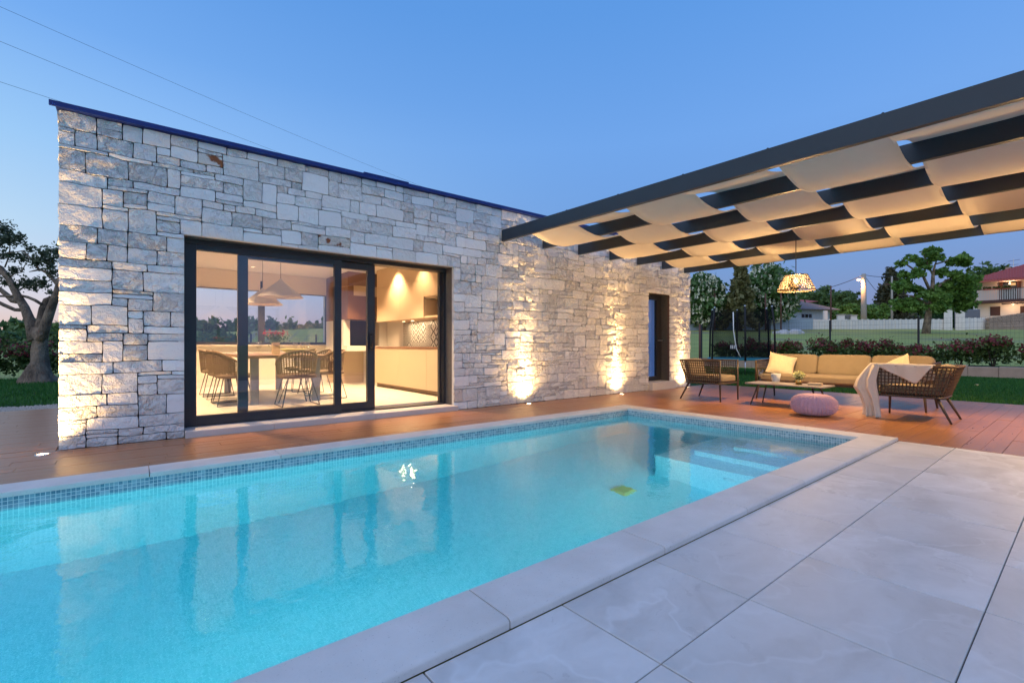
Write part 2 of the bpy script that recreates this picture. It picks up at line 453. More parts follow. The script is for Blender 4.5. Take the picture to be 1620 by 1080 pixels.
M['blade'] = mat_leaf('grass_blade', (0.025,0.106,0.018), (0.075,0.237,0.042), .3)
M['field'] = mat_grass('field_grass', (0.256,0.320,0.074), (0.545,0.492,0.157), .5, (.26,.22,.16))
M['chestnut'] = mat_leaf('chestnut_leaf', (0.048,0.114,0.039), (0.156,0.273,0.081))
M['blossom'] = mat_leaf('chestnut_blossom', (0.777,0.777,0.628), (1.109,1.071,0.850), .2)
M['conifer'] = mat_leaf('conifer_needles', (0.077,0.094,0.036), (0.254,0.229,0.094), .1)
M['darkconifer'] = mat_leaf('dark_needles', (0.036,0.053,0.031), (0.143,0.130,0.070), .1)
M['oakleaf'] = mat_leaf('broad_leaf', (0.068,0.166,0.034), (0.227,0.374,0.078))
M['woodleaf'] = mat_leaf('wood_leaf', (0.060,0.125,0.039), (0.195,0.286,0.088))
M['oliveleaf'] = mat_leaf('grey_green_leaf', (0.046,0.072,0.038), (0.147,0.178,0.105))
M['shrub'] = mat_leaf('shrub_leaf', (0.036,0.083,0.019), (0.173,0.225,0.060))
M['redleaf'] = mat_leaf('red_young_leaf', (0.158,0.026,0.033), (0.384,0.089,0.091))
M['bark'] = mat_bark('pale_bark', (.12,.085,.060), (.40,.30,.21))
M['darkbark'] = mat_bark('dark_bark', (.040,.030,.024), (.11,.085,.065))
M['rust'] = plain('rusty_steel', (.13,.055,.040), .8, .3, 8)
M['concrete'] = plain('concrete', (.40,.36,.31), .9, .15, 3, .2)
M['bluewall'] = plain('blue_grey_panel', (.38,.46,.53), .8, .12, 2)
M['whitewall'] = plain('white_panel', (.82,.77,.72), .85, .12, 2)
M['housewall'] = plain('house_render', (.86,.72,.63), .85, .08, 2)
M['rooftile'] = plain('red_roof_tile', (.46,.10,.085), .75, .25, 6)
M['greyroof'] = plain('grey_roof', (.17,.16,.18), .85, .25, 5)
M['brown'] = plain('brown_joinery', (.085,.030,.022), .6, .15)
M['darkglass'] = plain('dark_window', (.012,.012,.014), .1, .1)
M['brickstone'] = plain('rubble_stone', (.40,.29,.22), .9, .3, 4, .4, 20)
M['fence'] = plain('green_grey_wire', (.05,.06,.065), .5, .1)
M['post'] = plain('fence_post', (.012,.013,.018), .5, .1)
M['pad'] = plain('teal_pad', (.015,.23,.29), .5, .15)
M['net'] = mat_net('trampoline_net', (.012,.013,.016), .45)
M['foam'] = plain('black_foam', (.012,.012,.014), .7, .1)
M['rock'] = plain('pale_rock', (.50,.48,.47), .9, .2, 4, .5, 10)
M['hedge'] = mat_leaf('clipped_hedge', (0.02, 0.07, 0.022), (0.06, 0.14, 0.05))
M['glow_up'] = emit('uplight_glow', (1,.75,.40), 40)
M['glow_bulb'] = emit('bulb_glow', (1,.66,.30), 5)
M['glow_soft'] = emit('soft_bulb', (1,.74,.42), 4)
M['glow_street'] = emit('street_glow', (1,.50,.16), 30)
M['glow_down'] = emit('downlight_glow', (1,.74,.40), 6)
M['glow_pool'] = emit('pool_lamp_glow', (.85,.97,1), 3)
M['blueglass'] = mat_glass('door_glass', (.85,.88,1), 1.0)
M['jamb'] = plain('dark_jamb', (.10,.055,.055), .6, .12)
M['stonestep'] = plain('sill_stone', (.55,.52,.49), .65, .08, 5, .15, 60)
cm_ = NT('backlight_sheet'); cm_.surf(cm_.n('MixShader', {0: .9, 1: cm_.n('BsdfDiffuse', {'Color': (.8,.8,.85,1)}).outputs[0], 2: cm_.n('BsdfTranslucent', {'Color': (.95,.95,1,1)}).outputs[0]}).outputs[0]); M['pane_backlight'] = cm_.mat
WARM = (1, .62, .26)

def lamp(name, kind, loc, energy, color=WARM, size=.03, parent=None, rot=None, spot=None, blend=.5):
    l = bpy.data.lights.new(name, kind); l.energy = energy; l.color = color
    if kind == 'AREA': l.shape = 'DISK'; l.size = size
    else: l.shadow_soft_size = size
    if spot: l.spot_size = R(spot); l.spot_blend = blend
    o = bpy.data.objects.new(name, l); COL.objects.link(o); o.location = loc
    if rot is not None: o.rotation_euler = rot
    if parent: o.parent = parent
    return o

# ------------------------------------------------------------------ ground and pool
PX0, PX1, PY0, PY1 = -2.6, 5.94, 1.55, 4.51         # pool inner edges
WZ = -.075; PZ = -1.46
def smooth(a, b, x):
    t = min(1, max(0, (x-a)/(b-a))); return t*t*(3-2*t)
def ground_z(x, y):
    d = CT*x+ST*y
    rise = max(0, .072*(d-20)+.35)
    rise = rise if d < 62 else .072*42+.35+.02*(d-62)
    k = smooth(21.5, 24, x)
    bump_ = .12*noise.noise((x*.15, y*.15, 0))
    return -.07+k*(rise+bump_)
def axis(brk, far, fine0, fine1, step):
    s = set(brk)
    x = fine0
    while x < fine1: s.add(round(x, 3)); x += step
    for k in (1.25, 1.5, 1.8, 2.2, 2.8, 3.5, 5, 8, 14, 26): s.add(round(fine1*k, 2))
    s.add(-4.); s.add(-8.); s.add(-15); s.add(-30.); s.add(-80.); s.add(-250.); s.add(-900.); s.add(far)
    return sorted(s)
gx = axis([PX0-.1, PX1+.1], 1600., 0, 100, 2.5); gy = axis([PY0-.1, PY1+.1], 1600., 0, 60, 2.5)
gx = [x for x in gx if not (PX0-.1 < x < PX1+.1)]; gy = [y for y in gy if not (PY0-.1 < y < PY1+.1)]
g = MB(); ny = len(gy)
g.v = [(x, y, ground_z(x, y)) for x in gx for y in gy]
for i in range(len(gx)-1):
    for j in range(ny-1):
        if abs(gx[i]-(PX0-.1)) < 1e-6 and abs(gy[j]-(PY0-.1)) < 1e-6: continue
        g.f.append((i*ny+j, (i+1)*ny+j, (i+1)*ny+j+1, i*ny+j+1)); g.m.append(0)
tag(g.build('ground', M['field'], smooth=True), kind='structure')

pool = empty('swimming_pool', 'rectangular swimming pool lined with pale turquoise mosaic beside the stone house', 'swimming pool', (0, 0, 0))
b = MB()
x0, x1, y0, y1 = PX0, PX1, PY0, PY1
b.add([(x0,y0,PZ),(x1,y0,PZ),(x1,y1,PZ),(x0,y1,PZ)], [(0,1,2,3)])
zt = -.13
for (a, c) in (((x0,y0),(x1,y0)), ((x1,y0),(x1,y1)), ((x1,y1),(x0,y1)), ((x0,y1),(x0,y0))):
    b.mi = 0; b.add([(a[0],a[1],PZ),(a[0],a[1],zt),(c[0],c[1],zt),(c[0],c[1],PZ)], [(0,1,2,3)])
    b.mi = 1; b.add([(a[0],a[1],zt),(a[0],a[1],0.003),(c[0],c[1],.003),(c[0],c[1],zt)], [(0,1,2,3)])
b.build('basin', [M['mosaic'], M['mosaic_band']], pool)
for (sx, sy, sz) in ((4.5, 3.05, -.70), (4.845, 2.78, -.50), (5.18, 2.51, -.30)):
    MB().box(sx, PY0-.01, PZ-.02, PX1+.02, sy, sz).build('step', M['mosaic_step'], pool)
# coping stones: rounded outer nose
def coping(prof_dir, a0, a1, fixed_in, fixed_out, along):
    s = MB(); zt, zb = .036, .001; sg = 1 if fixed_out > fixed_in else -1
    prof = [(fixed_in-.012*sg, zb), (fixed_in-.012*sg, zt-.004), (fixed_in-.008*sg, zt)]
    for k in range(6):
        an = math.pi/2*k/5
        prof.append((fixed_out-sg*.022+sg*.022*math.sin(an), zt-.014+.014*math.cos(an)))
    prof += [(fixed_out, zb)]
    n = len(prof)
    v = []
    for a in (a0, a1):
        for q, z in prof: v.append((a, q, z) if along == 'x' else (q, a, z))
    f = [(i, (i+1) % n, (i+1) % n+n, i+n) for i in range(n)]+[tuple(range(n)), tuple(range(n, 2*n))]
    s.add(v, f); s.build('coping_stone', M['coping'], pool)
gp = .003
OX1, OY0, OY1 = 6.243, 1.298, 4.785
xs = [PX0-.3, -2.0, -1.15, -.33, .5, 1.35, 2.15, 3.0, 3.83, 4.66, 5.5, PX1]
xs = [PX0-.3, -1.72, -.80, .13, 1.045, 1.996, 2.848, 3.73, 4.62, 5.3, PX1]
for a, c in zip(xs, xs[1:]):
    coping(0, a+gp, c-gp, PY0, OY0, 'x'); coping(0, a+gp, c-gp, PY1, OY1, 'x')
ys = [OY0, 2.15, 3.0, 3.9, OY1]
for a, c in zip(ys, ys[1:]): coping(0, a+(gp if a != OY0 else 0), c-(gp if c != OY1 else 0), PX1+.004, OX1, 'y')
for a, c in zip([OY0, 2.5, 3.6], [2.5, 3.6, OY1]): coping(0, a+gp, c-gp, PX0-.30, PX0-.6, 'y')
dr = MB(); dr.bbox(3.78, 2.91, PZ, 3.98, 3.10, PZ+.035, .02)
for k in range(7): dr.box(3.80+k*.025, 2.93, PZ+.034, 3.812+k*.025, 3.08, PZ+.042)
dr.build('floor_drain', M['yellowplastic'], pool)
for (x, y, z, ax) in ((5.18, 2.02, -.40, 'x'), (4.5, 2.22, -.97, 'x'), (5.94, 4.05, -.26, 'x')):
    d = MB(); pr = [(.062, 0), (.062, .008), (.045, .014), (.018, .014), (.016, .006)]
    d.lathe(pr, (0,0,0), 20)
    d.v = [(x-q[2], y+q[0], z+q[1]) for q in d.v]
    d.build('inlet', M['inlet'], pool, True)
for lx in (3.73, .75, -1.9):
    d = MB(); d.lathe([(.085, 0), (.085, .012), (.06, .02), (.0, .02)], (0,0,0), 24)
    d.v = [(lx+q[0], PY0+q[2], -.62+q[1]) for q in d.v]; d.build('pool_lamp', M['glow_pool'], pool, True)
    L = lamp('pool_light', 'SPOT', (lx, PY0+.04, -.60), (108 if lx > 2 else 140), (.82,1,.97), .06, pool, (R(90-12), 0, 0), 165, .35)
wt = MB(); e = .02
wt.box(PX0-e, PY0-e, PZ-.03, PX1+e, PY1+e, WZ)
tag(wt.build('water', M['water']), kind='structure')

# ------------------------------------------------------------------ patio tiles and deck
pv = MB(); pv.box(-6, -4, -.05, 6.247, OY0-.004, -.010)
pave = tag(pv.build('patio_paving', M['grout']), kind='structure')
TS = .5985; near_tiles = []
j = .0019
tile_me = {}
def add_tile(xa, ya, xb, yb, par):
    key = (round(xb-xa, 3), round(yb-ya, 3))
    if key not in tile_me:
        mb = MB(); mb.bbox(j*1.6, j, -.0095, xb-xa-j*1.6, yb-ya-j, 0, .002)
        o = mb.build('tile', M['tile'], par); tile_me[key] = o.data
    else: o = link('tile', tile_me[key], par)
    o.location = (xa, ya, random.uniform(-.0008, .0006)); return o
xj = [6.247]; x = 6.083
while x > -3.2: xj.append(x); x -= TS-.0008
xj = sorted(xj); yj = [OY0-.001, .861]; y = .262
while y > -2.6: yj.append(y); y -= TS
yj = sorted(yj)
for xa, xb in zip(xj, xj[1:]):
    for ya, yb in zip(yj, yj[1:]):
        add_tile(xa, ya, xb, yb, pave)

DX1 = 11.55
db = MB()
db.box(6.25, -4, -.05, DX1, 6.235, -.016); db.box(PX0-.6, OY1+.003, -.05, 6.25, 6.235, -.016); db.box(-6, 6.235, -.05, -.50, 10.35, -.016); db.box(-6, OY1+.003, -.05, PX0-.6, 6.235, -.016)
deck = tag(db.build('deck', M['plank']), kind='structure')
planks = []
def plank_rows(xa, xb, ya, yb):
    wdt = .143; y = ya; k = 0
    while y < yb-.02:
        y2 = min(y+wdt, yb); x = xa-random.random()*1.1
        while x < xb:
            L = 1.2; p, q = max(x, xa), min(x+L, xb)
            if q-p > .02: planks.append((p, y, q, y2))
            x += L
        y = y2; k += 1
plank_rows(6.25, DX1, -1.6, 6.185); plank_rows(-3.3, 6.25, OY1+.004, 6.185); plank_rows(-4.2, -.53, 6.185, 10.35)
def vis(p):
    cx, cyy = (p[0]+p[2])/2, (p[1]+p[3])/2
    d = CT*cx+ST*cyy; l = ST*cx-CT*cyy
    if d < 1: return 0
    px = 810+FPX*l/d
    if px < -60 or px > 1680: return 0
    return (p[2]-p[0])*(p[3]-p[1])/d**3
planks.sort(key=vis, reverse=True)
rest = MB(); rest_t = []
for i, (xa, ya, xb, yb) in enumerate(planks):
    z = random.uniform(-.0012, .0012)
    if i < 298:
        mb = MB(); mb.bbox(xa+.0012, ya+.0012, -.0155, xb-.0012, yb-.0012, z, .0012); mb.build('plank', M['plank'], deck)
    else:
        n0 = len(rest.v); rest.bbox(xa+.0012, ya+.0012, -.0155, xb-.0012, yb-.0012, z, .0012); rest_t += [random.random()]*(len(rest.v)-n0)
o = rest.build('planks', M['plank'], deck); o['kind'] = 'stuff'
a = o.data.attributes.new('tint', 'FLOAT', 'POINT'); a.data.foreach_set('value', rest_t)

# gravel strip at the far edge of the deck (left)
n = 5200
c = np.stack([rng.uniform(-5, -.6, n), rng.uniform(10.36, 11.35, n), np.full(n, -.045)], 1)
def pebbles(name, c, r0, r1, mat):
    n = len(c); r = rng.uniform(r0, r1, n)
    base = np.array([[1,0,0],[0,1,0],[-1,0,0],[0,-1,0],[0,0,.8]])
    an = rng.uniform(0, 6.28, n); ca, sa = np.cos(an), np.sin(an)
    V = []
    for b_ in base:
        x_ = b_[0]*ca-b_[1]*sa; y_ = b_[0]*sa+b_[1]*ca
        V.append(c+np.stack([x_, y_, np.full(n, b_[2])], 1)*r[:, None]*rng.uniform(.6, 1.2, (n, 1)))
    Q = np.concatenate([np.stack([V[i], V[(i+1) % 4], V[4], V[4]], 1) for i in range(4)])
    Q[:, 3] = Q[:, 2]+1e-4
    o = quads_mesh(name, Q, mat); return o
tag(pebbles('gravel', c, .018, .04, M['gravel']), kind='stuff')
gs = MB(); gs.box(-5.5, 10.352, -.06, -.5, 11.4, -.045); tag(gs.build('gravel_bed', M['gravel']), kind='structure')

# lawns
lw = MB(); lw.box(DX1+.01, -3.5, -.06, 22.0, 13, -.022); lw.box(-12, 11.4, -.06, 11.0, 20.4, -.03); lw.box(10.75, 6.3, -.06, DX1+.01, 13, -.022)
tag(lw.build('lawn', M['lawn']), kind='structure')
def blades(n, x0, x1, y0, y1, z, h):
    c = np.stack([rng.uniform(x0, x1, n), rng.uniform(y0, y1, n), np.full(n, z)], 1)
    an = rng.uniform(0, 6.28, n); w_ = rng.uniform(.006, .013, n); hh = h*rng.uniform(.5, 1.2, n)
    dx = np.stack([np.cos(an), np.sin(an), 0*an], 1)*w_[:, None]
    le = np.stack([rng.normal(0, .35, n)*hh, rng.normal(0, .35, n)*hh, hh], 1)
    Q = np.stack([c-dx, c+dx, c+le+dx*.25, c+le-dx*.25], 1); return Q, rng.uniform(0, 1, n)
q1, t1 = blades(90000, DX1, 20.5, -1.5, 11.5, -.025, .055); q2, t2 = blades(26000, -6.5, .8, 11.4, 20, -.03, .07)
tag(quads_mesh('grass', np.concatenate([q1, q2]), M['blade'], col=np.concatenate([t1, t2])), kind='stuff')

# ------------------------------------------------------------------ house
HX0, HX1, HY, HZ = -.51, 10.60, 6.20, 3.232
house = empty('stone_house', 'flat roofed house with rough pale limestone wall and lit glazed sliding door', 'house', (0, 0, 0))
DO = (.478, 3.885, .0, 2.19)       # sliding door opening
EO = (8.905, 9.73, .0, 2.146)      # entrance opening
back0, back1 = 6.262, 6.50
wl = MB()
for (a, c, z0, z1) in ((HX0+.03, DO[0], -.05, HZ), (DO[1], EO[0], -.05, HZ), (EO[1], HX1-.03, -.05, HZ), (DO[0], DO[1], DO[3], HZ), (EO[0], EO[1], EO[3], HZ)):
    wl.box(a, back0, z0, c, back1, z1)
front = wl.build('front_wall', M['mortar'], house)
sh = MB()
sh.box(HX0+.03, 6.502, -.05, HX0+.28, 12.1, HZ); sh.box(HX1-.28, 6.502, -.05, HX1-.03, 6.60, HZ); sh.box(HX1-.28, 7.66, -.05, HX1-.03, 12.1, HZ); sh.box(HX1-.28, 6.60, 2.3, HX1-.03, 7.66, HZ); sh.box(HX1-.28, 6.60, -.05, HX1-.03, 7.66, .08)  # gap in the right wall added to let skylight reach the sheet
# back wall with the strip window opening
WX0, WX1, WZ0, WZ1 = .55, 3.78, 1.0, 2.42
sh.box(HX0+.282, 11.72, -.05, WX0, 12.1, HZ); sh.box(WX1, 11.72, -.05, HX1-.282, 12.1, HZ)
sh.box(WX0, 11.72, -.05, WX1, 12.1, WZ0); sh.box(WX0, 11.72, WZ1, WX1, 12.1, HZ)
sh.build('outer_wall', M['white'], house)

def grid_lines(segs):
    L = [segs[0][0]]
    for a, c, n in segs:
        for k in range(1, n+1): L.append(a+(c-a)*k/n)
    return L
MOD = .040
def seg(pts): return [(a, c, max(1, round((c-a)/MOD))) for a, c in zip(pts, pts[1:])]
def stone_rects(XL, ZL, holes, sd):
    "squared rubble: always fill the lowest gap, levelling up with its neighbours where it can"
    r = random.Random(sd); nx, nz = len(XL)-1, len(ZL)-1
    top = [0]*nx
    for i in range(nx):
        cx = (XL[i]+XL[i+1])/2
        for h in holes:
            if h[0] < cx < h[1]: top[i] = min(range(nz+1), key=lambda k: abs(ZL[k]-h[3]))
    brk = {i for i in range(nx) for h in holes if abs(XL[i]-h[0]) < 1e-6 or abs(XL[i]-h[1]) < 1e-6}
    out = []
    while min(top) < nz:
        y = min(top); a = top.index(y); b_ = a
        while b_ < nx and top[b_] == y: b_ += 1
        W_ = b_-a
        yl = top[a-1] if a > 0 else None; yr = top[b_] if b_ < nx else None
        if W_ <= 8:
            wd = W_; c = [q-y for q in (yl, yr) if q is not None and 1 <= q-y <= 6]
            h = r.choice(c) if c and r.random() < .85 else r.choice((2, 3, 4, 5))
            if W_ <= 2 and c: h = min(c)
        else:
            wd = r.randint(4, 10)
            if r.random() < .08: wd = 3
            if W_-wd < 3: wd = W_ if W_ <= 11 else W_//2
            h = r.choices((1, 2, 3, 4, 5, 6), (4, 20, 27, 28, 14, 4))[0]
            if yl is not None and 1 <= yl-y <= 5 and r.random() < .38: h = yl-y
            if h == 1: wd = max(wd, 5) if W_-max(wd, 5) >= 3 or W_ == max(wd, 5) else wd
            if h >= 5: wd = min(wd, 8) if W_-min(wd, 8) >= 3 or W_ <= 8 else wd
        h = min(h, nz-y)
        if nz-y-h == 1: h += 1
        out.append((a, y, wd, h))
        for i in range(a, a+wd): top[i] = y+h
    return out
def warp(x, z, amp=.014):
    return noise.noise((x*3.1, z*3.1, 4.2))*amp+noise.noise((x*9, z*9, 1.1))*amp*.4, noise.noise((x*3.1, z*3.1, 9.7))*amp+noise.noise((x*9, z*9, 6.1))*amp*.4
edgeX = [HX0, HX1, DO[0], DO[1], EO[0], EO[1]]; edgeZ = [0, HZ]
def wp(x, z):
    dx, dz = warp(x, z)
    k = min(1, min(abs(x-e) for e in edgeX)/.06); kz = min(1, min(abs(z-e) for e in edgeZ)/.06)
    for (a, c, z0, z1) in (DO, EO):
        if abs(z-z1) < .03 and a-.05 < x < c+.05: kz = 0
    return x+dx*k, z+dz*kz
def make_stone(x0, z0, x1, z1, sd, face='front'):
    r = random.Random(sd)
    gap = .0030
    ends = lambda q, E: any(abs(q-e) < 1e-4 for e in E)
    nx = max(2, min(9, round((x1-x0)/.042))); nz = max(2, min(6, round((z1-z0)/.042)))
    pr = r.uniform(.0, .012); rough = r.choice((.18, .35, .6, .9, 1.15)) if .15 < x0 < 4.1 else r.choice((.5, .8, 1., 1.25)); so = sd*7.3
    tilt = r.uniform(-.05, .05), r.uniform(-.07, .07)
    v = []; f = []; T = r.random()*.97
    for i in range(nx+1):
        for k in range(nz+1):
            u, w_ = i/nx, k/nz
            x, z = x0+(x1-x0)*u, z0+(z1-z0)*w_
            X, Z = wp(x, z)
            bx = (1 if i == 0 else -1 if i == nx else 0); bz = (1 if k == 0 else -1 if k == nz else 0)
            jag = .0025*noise.noise((x*30+so, z*30, 2))
            X += bx*(gap+abs(jag)); Z += bz*(gap+abs(jag))
            if bx and bz: X += bx*.003; Z += bz*.003
            dep = pr+(.010*rough)*noise.noise((x*8+so, z*9, 0))+.009*rough*abs(noise.noise((x*19, z*21+so, 3)))+tilt[0]*(u-.5)*.16+tilt[1]*(w_-.5)*.12
            if bx or bz: dep -= .001+.002*r.random()
            dep = min(.038, max(-.014, dep))
            v.append((X, HY-dep+.002, Z))
    W_ = nz+1
    for i in range(nx):
        for k in range(nz): f.append((i*W_+k, (i+1)*W_+k, (i+1)*W_+k+1, i*W_+k+1))
    nfront = len(v)
    ring = [i*W_ for i in range(nx+1)]+[nx*W_+k for k in range(1, nz+1)]+[i*W_+nz for i in reversed(range(nx))]+[k for k in reversed(range(1, nz))]
    rim = len(v); m_ = len(ring)
    for q in ring: v.append(v[q])
    b0 = len(v); yb = back0+.01
    for q in ring: v.append((v[q][0], yb, v[q][2]))
    for q in range(m_): f.append((rim+q, b0+q, b0+(q+1) % m_, rim+(q+1) % m_))
    return v, f, T, rough
XL = grid_lines(seg([HX0, DO[0], DO[1], EO[0], EO[1], HX1])); ZL = grid_lines(seg([0, EO[3], DO[3], HZ]))
rects = stone_rects(XL, ZL, [DO, EO], 21)
def scr(rc):
    x0, x1, z0, z1 = XL[rc[0]], XL[rc[0]+rc[2]], ZL[rc[1]], ZL[rc[1]+rc[3]]
    cx = (x0+x1)/2; d = CT*cx+ST*HY; return (x1-x0)*(z1-z0)/d**3
rects.sort(key=scr, reverse=True)
print('stones', len(rects))
smb = MB(); st, sr = [], []
def set_attr(me, T, RO):
    a = me.attributes.new('tint', 'FLOAT', 'POINT'); a.data.foreach_set('value', T)
    a = me.attributes.new('rough', 'FLOAT', 'POINT'); a.data.foreach_set('value', RO)
for i, rc in enumerate(rects):
    x0, x1, z0, z1 = XL[rc[0]], XL[rc[0]+rc[2]], ZL[rc[1]], ZL[rc[1]+rc[3]]
    v, f, T, ro = make_stone(x0, z0, x1, z1, i*3+1)
    for (rx, rz) in ((3.97, .30), (2.05, 2.28), (.62, 3.1)):     # the few rust-stained stones
        if x0 < rx < x1 and z0 < rz < z1: T = 1.
    if i < 298:
        mb = MB().add(v, f); o = mb.build('stone', M['stone'], front, True); set_attr(o.data, [T]*len(v), [ro]*len(v))
        o.data.polygons.foreach_set('use_smooth', [True]*(len(f)))
    else:
        smb.add(v, f); st += [T]*len(v); sr += [ro]*len(v)
o = smb.build('stones', M['stone'], front, True); o['kind'] = 'stuff'; set_attr(o.data, st, sr)
# stonework returning round the left corner
YL = grid_lines([(HY+.03, 12.1, 128)]); ZL2 = grid_lines(seg([0, HZ]))
smb = MB(); st, sr = [], []
for i, (a, k, wd, h) in enumerate(stone_rects(YL, ZL2, [], 5)):
    v, f, T, ro = make_stone(YL[a], ZL2[k], YL[a+wd], ZL2[k+h], 5000+i)
    v = [(HX0+.005+(q[1]-HY), q[0], q[2]) for q in v]; f = [tuple(reversed(q)) for q in f]
    smb.add(v, f); st += [T]*len(v); sr += [ro]*len(v)
o = smb.build('side_stones', M['stone'], house, True); o['kind'] = 'stuff'; set_attr(o.data, st, sr)
# reveals
rv = MB(); rv.box(DO[1]+.002, HY+.012, .07, DO[1]+.05, back1+.02, DO[3]-.002); rv.box(DO[0]-.05, HY+.012, .07, DO[0]-.002, back1+.02, DO[3]-.002)
rv.box(DO[0], HY+.012, DO[3]+.001, DO[1], back1+.02, DO[3]+.04)
rv.build('door_reveal', M['render'], house)
rv = MB(); rv.box(EO[1]+.002, HY+.02, .15, EO[1]+.05, 6.52, EO[3]); rv.box(EO[0]-.05, HY+.02, .15, EO[0]-.002, 6.52, EO[3]); rv.box(EO[0], HY+.012, EO[3]+.002, EO[1], 6.52, EO[3]+.04)
rv.build('entrance_reveal', M['jamb'], house)
rf = MB(); rf.box(HX0-.005, HY-.03, HZ+.004, HX1+.02, 12.15, HZ+.03); roof = rf.build('roof', M['trim'], house)
for a_, c_ in ((HX0-.06, 2.2), (2.202, 5.1), (5.102, 8.0), (8.002, HX1+.05)):
    tr = MB(); tr.box(a_, HY-.055, HZ+.008, c_, HY-.031, HZ+.056); tr.build('roof_edge', M['trim'], roof)
tr = MB(); tr.box(HX0-.016, HY-.03, HZ+.008, HX0-.007, 12.17, HZ+.056); tr.build('roof_edge', M['trim'], roof)
tr = MB(); tr.box(2.45, HY-.059, HZ+.0565, 3.1, HY-.02, HZ+.072); tr.build('roof_flashing', M['trim'], roof)
si = MB(); si.bbox(DO[0]+.003, HY-.075, -.01, 1.35, back1, .073, .006); si.build('door_sill', M['stonestep'], house)
si = MB(); si.bbox(1.354, HY-.075, -.01, 2.6, back1, .073, .006); si.build('door_sill', M['stonestep'], house)
si = MB(); si.bbox(2.604, HY-.075, -.01, DO[1]+.03, back1, .073, .006); si.build('door_sill', M['stonestep'], house)
si = MB(); si.bbox(EO[0]+.003, HY-.10, -.01, EO[1]+.09, 6.7, .172, .01); si.build('entrance_step', M['stonestep'], house)

# sliding door: fixed pane + open leaf
sd = empty('sliding_door', None, None); sd.parent = house
fr = MB(); T0, T1 = DO[0]+.002, DO[1]-.004
fr.box(T0, 6.40, .075, T0+.035, 6.60, 2.188); fr.box(T1-.03, 6.44, .075, T1, 6.60, 2.188); fr.box(T0+.036, 6.40, 2.14, T1-.031, 6.60, 2.188); fr.box(T0+.036, 6.43, .074, T1-.031, 6.60, .092)
fr.box(T1-.075, 6.50, .093, T1-.045, 6.56, 2.139)
fr.build('frame', M['alu'], sd)
def leaf(name, xa, xb, ya, yb, za, zb, sw, hi, lo, glass):
    f_ = MB(); f_.box(xa, ya, za, xa+sw, yb, zb); f_.box(xb-sw, ya, za, xb, yb, zb); f_.box(xa+sw+.001, ya, zb-hi, xb-sw-.001, yb, zb); f_.box(xa+sw+.001, ya, za, xb-sw-.001, yb, za+lo)
    f_.build(name, M['alu'], sd)
    ym = (ya+yb)/2; MB().box(xa+sw-.008, ym-.003, za+lo-.008, xb-sw+.008, ym+.003, zb-hi+.008).build('glass_pane', glass, sd)
leaf('fixed_leaf', .516, 2.243, 6.415, 6.475, .093, 2.139, .09, .065, .10, M['glass'])
leaf('sliding_leaf', 1.030, 2.745, 6.490, 6.550, .094, 2.137, .108, .09, .10, M['glass'])
hd = MB(); hd.box(2.665, 6.455, .92, 2.695, 6.489, 1.16); hd.path([(2.68,6.46,.96),(2.68,6.425,.97),(2.68,6.425,1.11),(2.68,6.46,1.12)], .009, 6); hd.build('handle', M['blackmetal'], sd, True)

# entrance door
ed = empty('entrance_door', None, None); ed.parent = house
f_ = MB(); f_.box(EO[0]+.003, 6.43, .175, EO[0]+.05, 6.5, EO[3]-.002); f_.box(EO[1]-.17, 6.43, .175, EO[1]-.003, 6.5, EO[3]-.002); f_.box(EO[0]+.051, 6.43, EO[3]-.11, EO[1]-.171, 6.5, EO[3]-.002); f_.box(EO[0]+.051, 6.43, .175, EO[1]-.171, 6.5, .27)
f_.build('frame', M['alu'], ed)
MB().box(EO[0]+.045, 6.462, .26, EO[1]-.165, 6.468, EO[3]-.1).build('glass_pane', M['blueglass'], ed)
hd = MB(); hd.path([(EO[1]-.13,6.43,1.1),(EO[1]-.13,6.38,1.1),(EO[1]-.03,6.38,1.1)], .01, 6); hd.build('handle', M['steel'], ed, True)
# hallway behind the entrance
cu = MB()
for k in range(40):
    y0_, y1_ = 6.53+k*.027, 6.53+(k+1)*.027; f_ = lambda q: HX1-.305+.012*math.sin(q*40)
    cu.add([(f_(y0_), y0_, .1), (f_(y1_), y1_, .1), (f_(y1_), y1_, 2.3), (f_(y0_), y0_, 2.3)], [(0,1,2,3)])
cu.build('pane_backlight', M['pane_backlight'], house, True)  # added translucent sheet, passes skylight so the door pane looks blue
hw = MB(); hw.box(8.0, 7.61, .1, 10.30, 7.65, 2.6); hw.build('hall_wall', M['white'], house)

# interior shell
IF = .10
ins = MB(); ins.box(HX0+.285, 6.605, .0, HX1-.285, 11.718, IF); ins.build('floor_slab', M['floor_in'], house)
for i in range(8):                       # large floor tiles
    for k in range(9):
        xa, ya = -.2+i*.6, 6.62+k*.565
        if xa < 4.2: 
            key = 'in'
            if key not in tile_me:
                mb = MB(); mb.bbox(.002, .002, .001, .598, .563, .010, .002); o = mb.build('floor_tile', M['floor_in'], house); tile_me[key] = o.data
            else: o = link('floor_tile', tile_me[key], house)
            o.location = (xa, ya, IF)
IF += .010
MB().box(HX0+.285, 6.505, 2.60, HX1-.285, 11.718, 2.66).build('ceiling', M['ceil'], house)
MB().box(-.20, 6.505, IF-.005, -.18, 11.717, 2.598).build('inner_wall', M['white'], house)
iw = MB(); iw.box(4.74, 6.505, IF-.005, 4.79, 11.717, 2.598); iw.build('inner_wall', M['white'], house)
iw = MB(); iw.box(3.93, 6.505, IF-.005, 4.738, 6.60, 2.598); iw.build('inner_wall', M['white'], house)
iw = MB(); iw.box(-.17, 6.505, 2.2, 3.925, 6.60, 2.598); iw.build('lintel_lining', M['white'], house)
iw = MB(); iw.box(-.178, 11.700, IF, 3.76, 11.717, IF+.07); iw.build('skirting', M['white'], house)
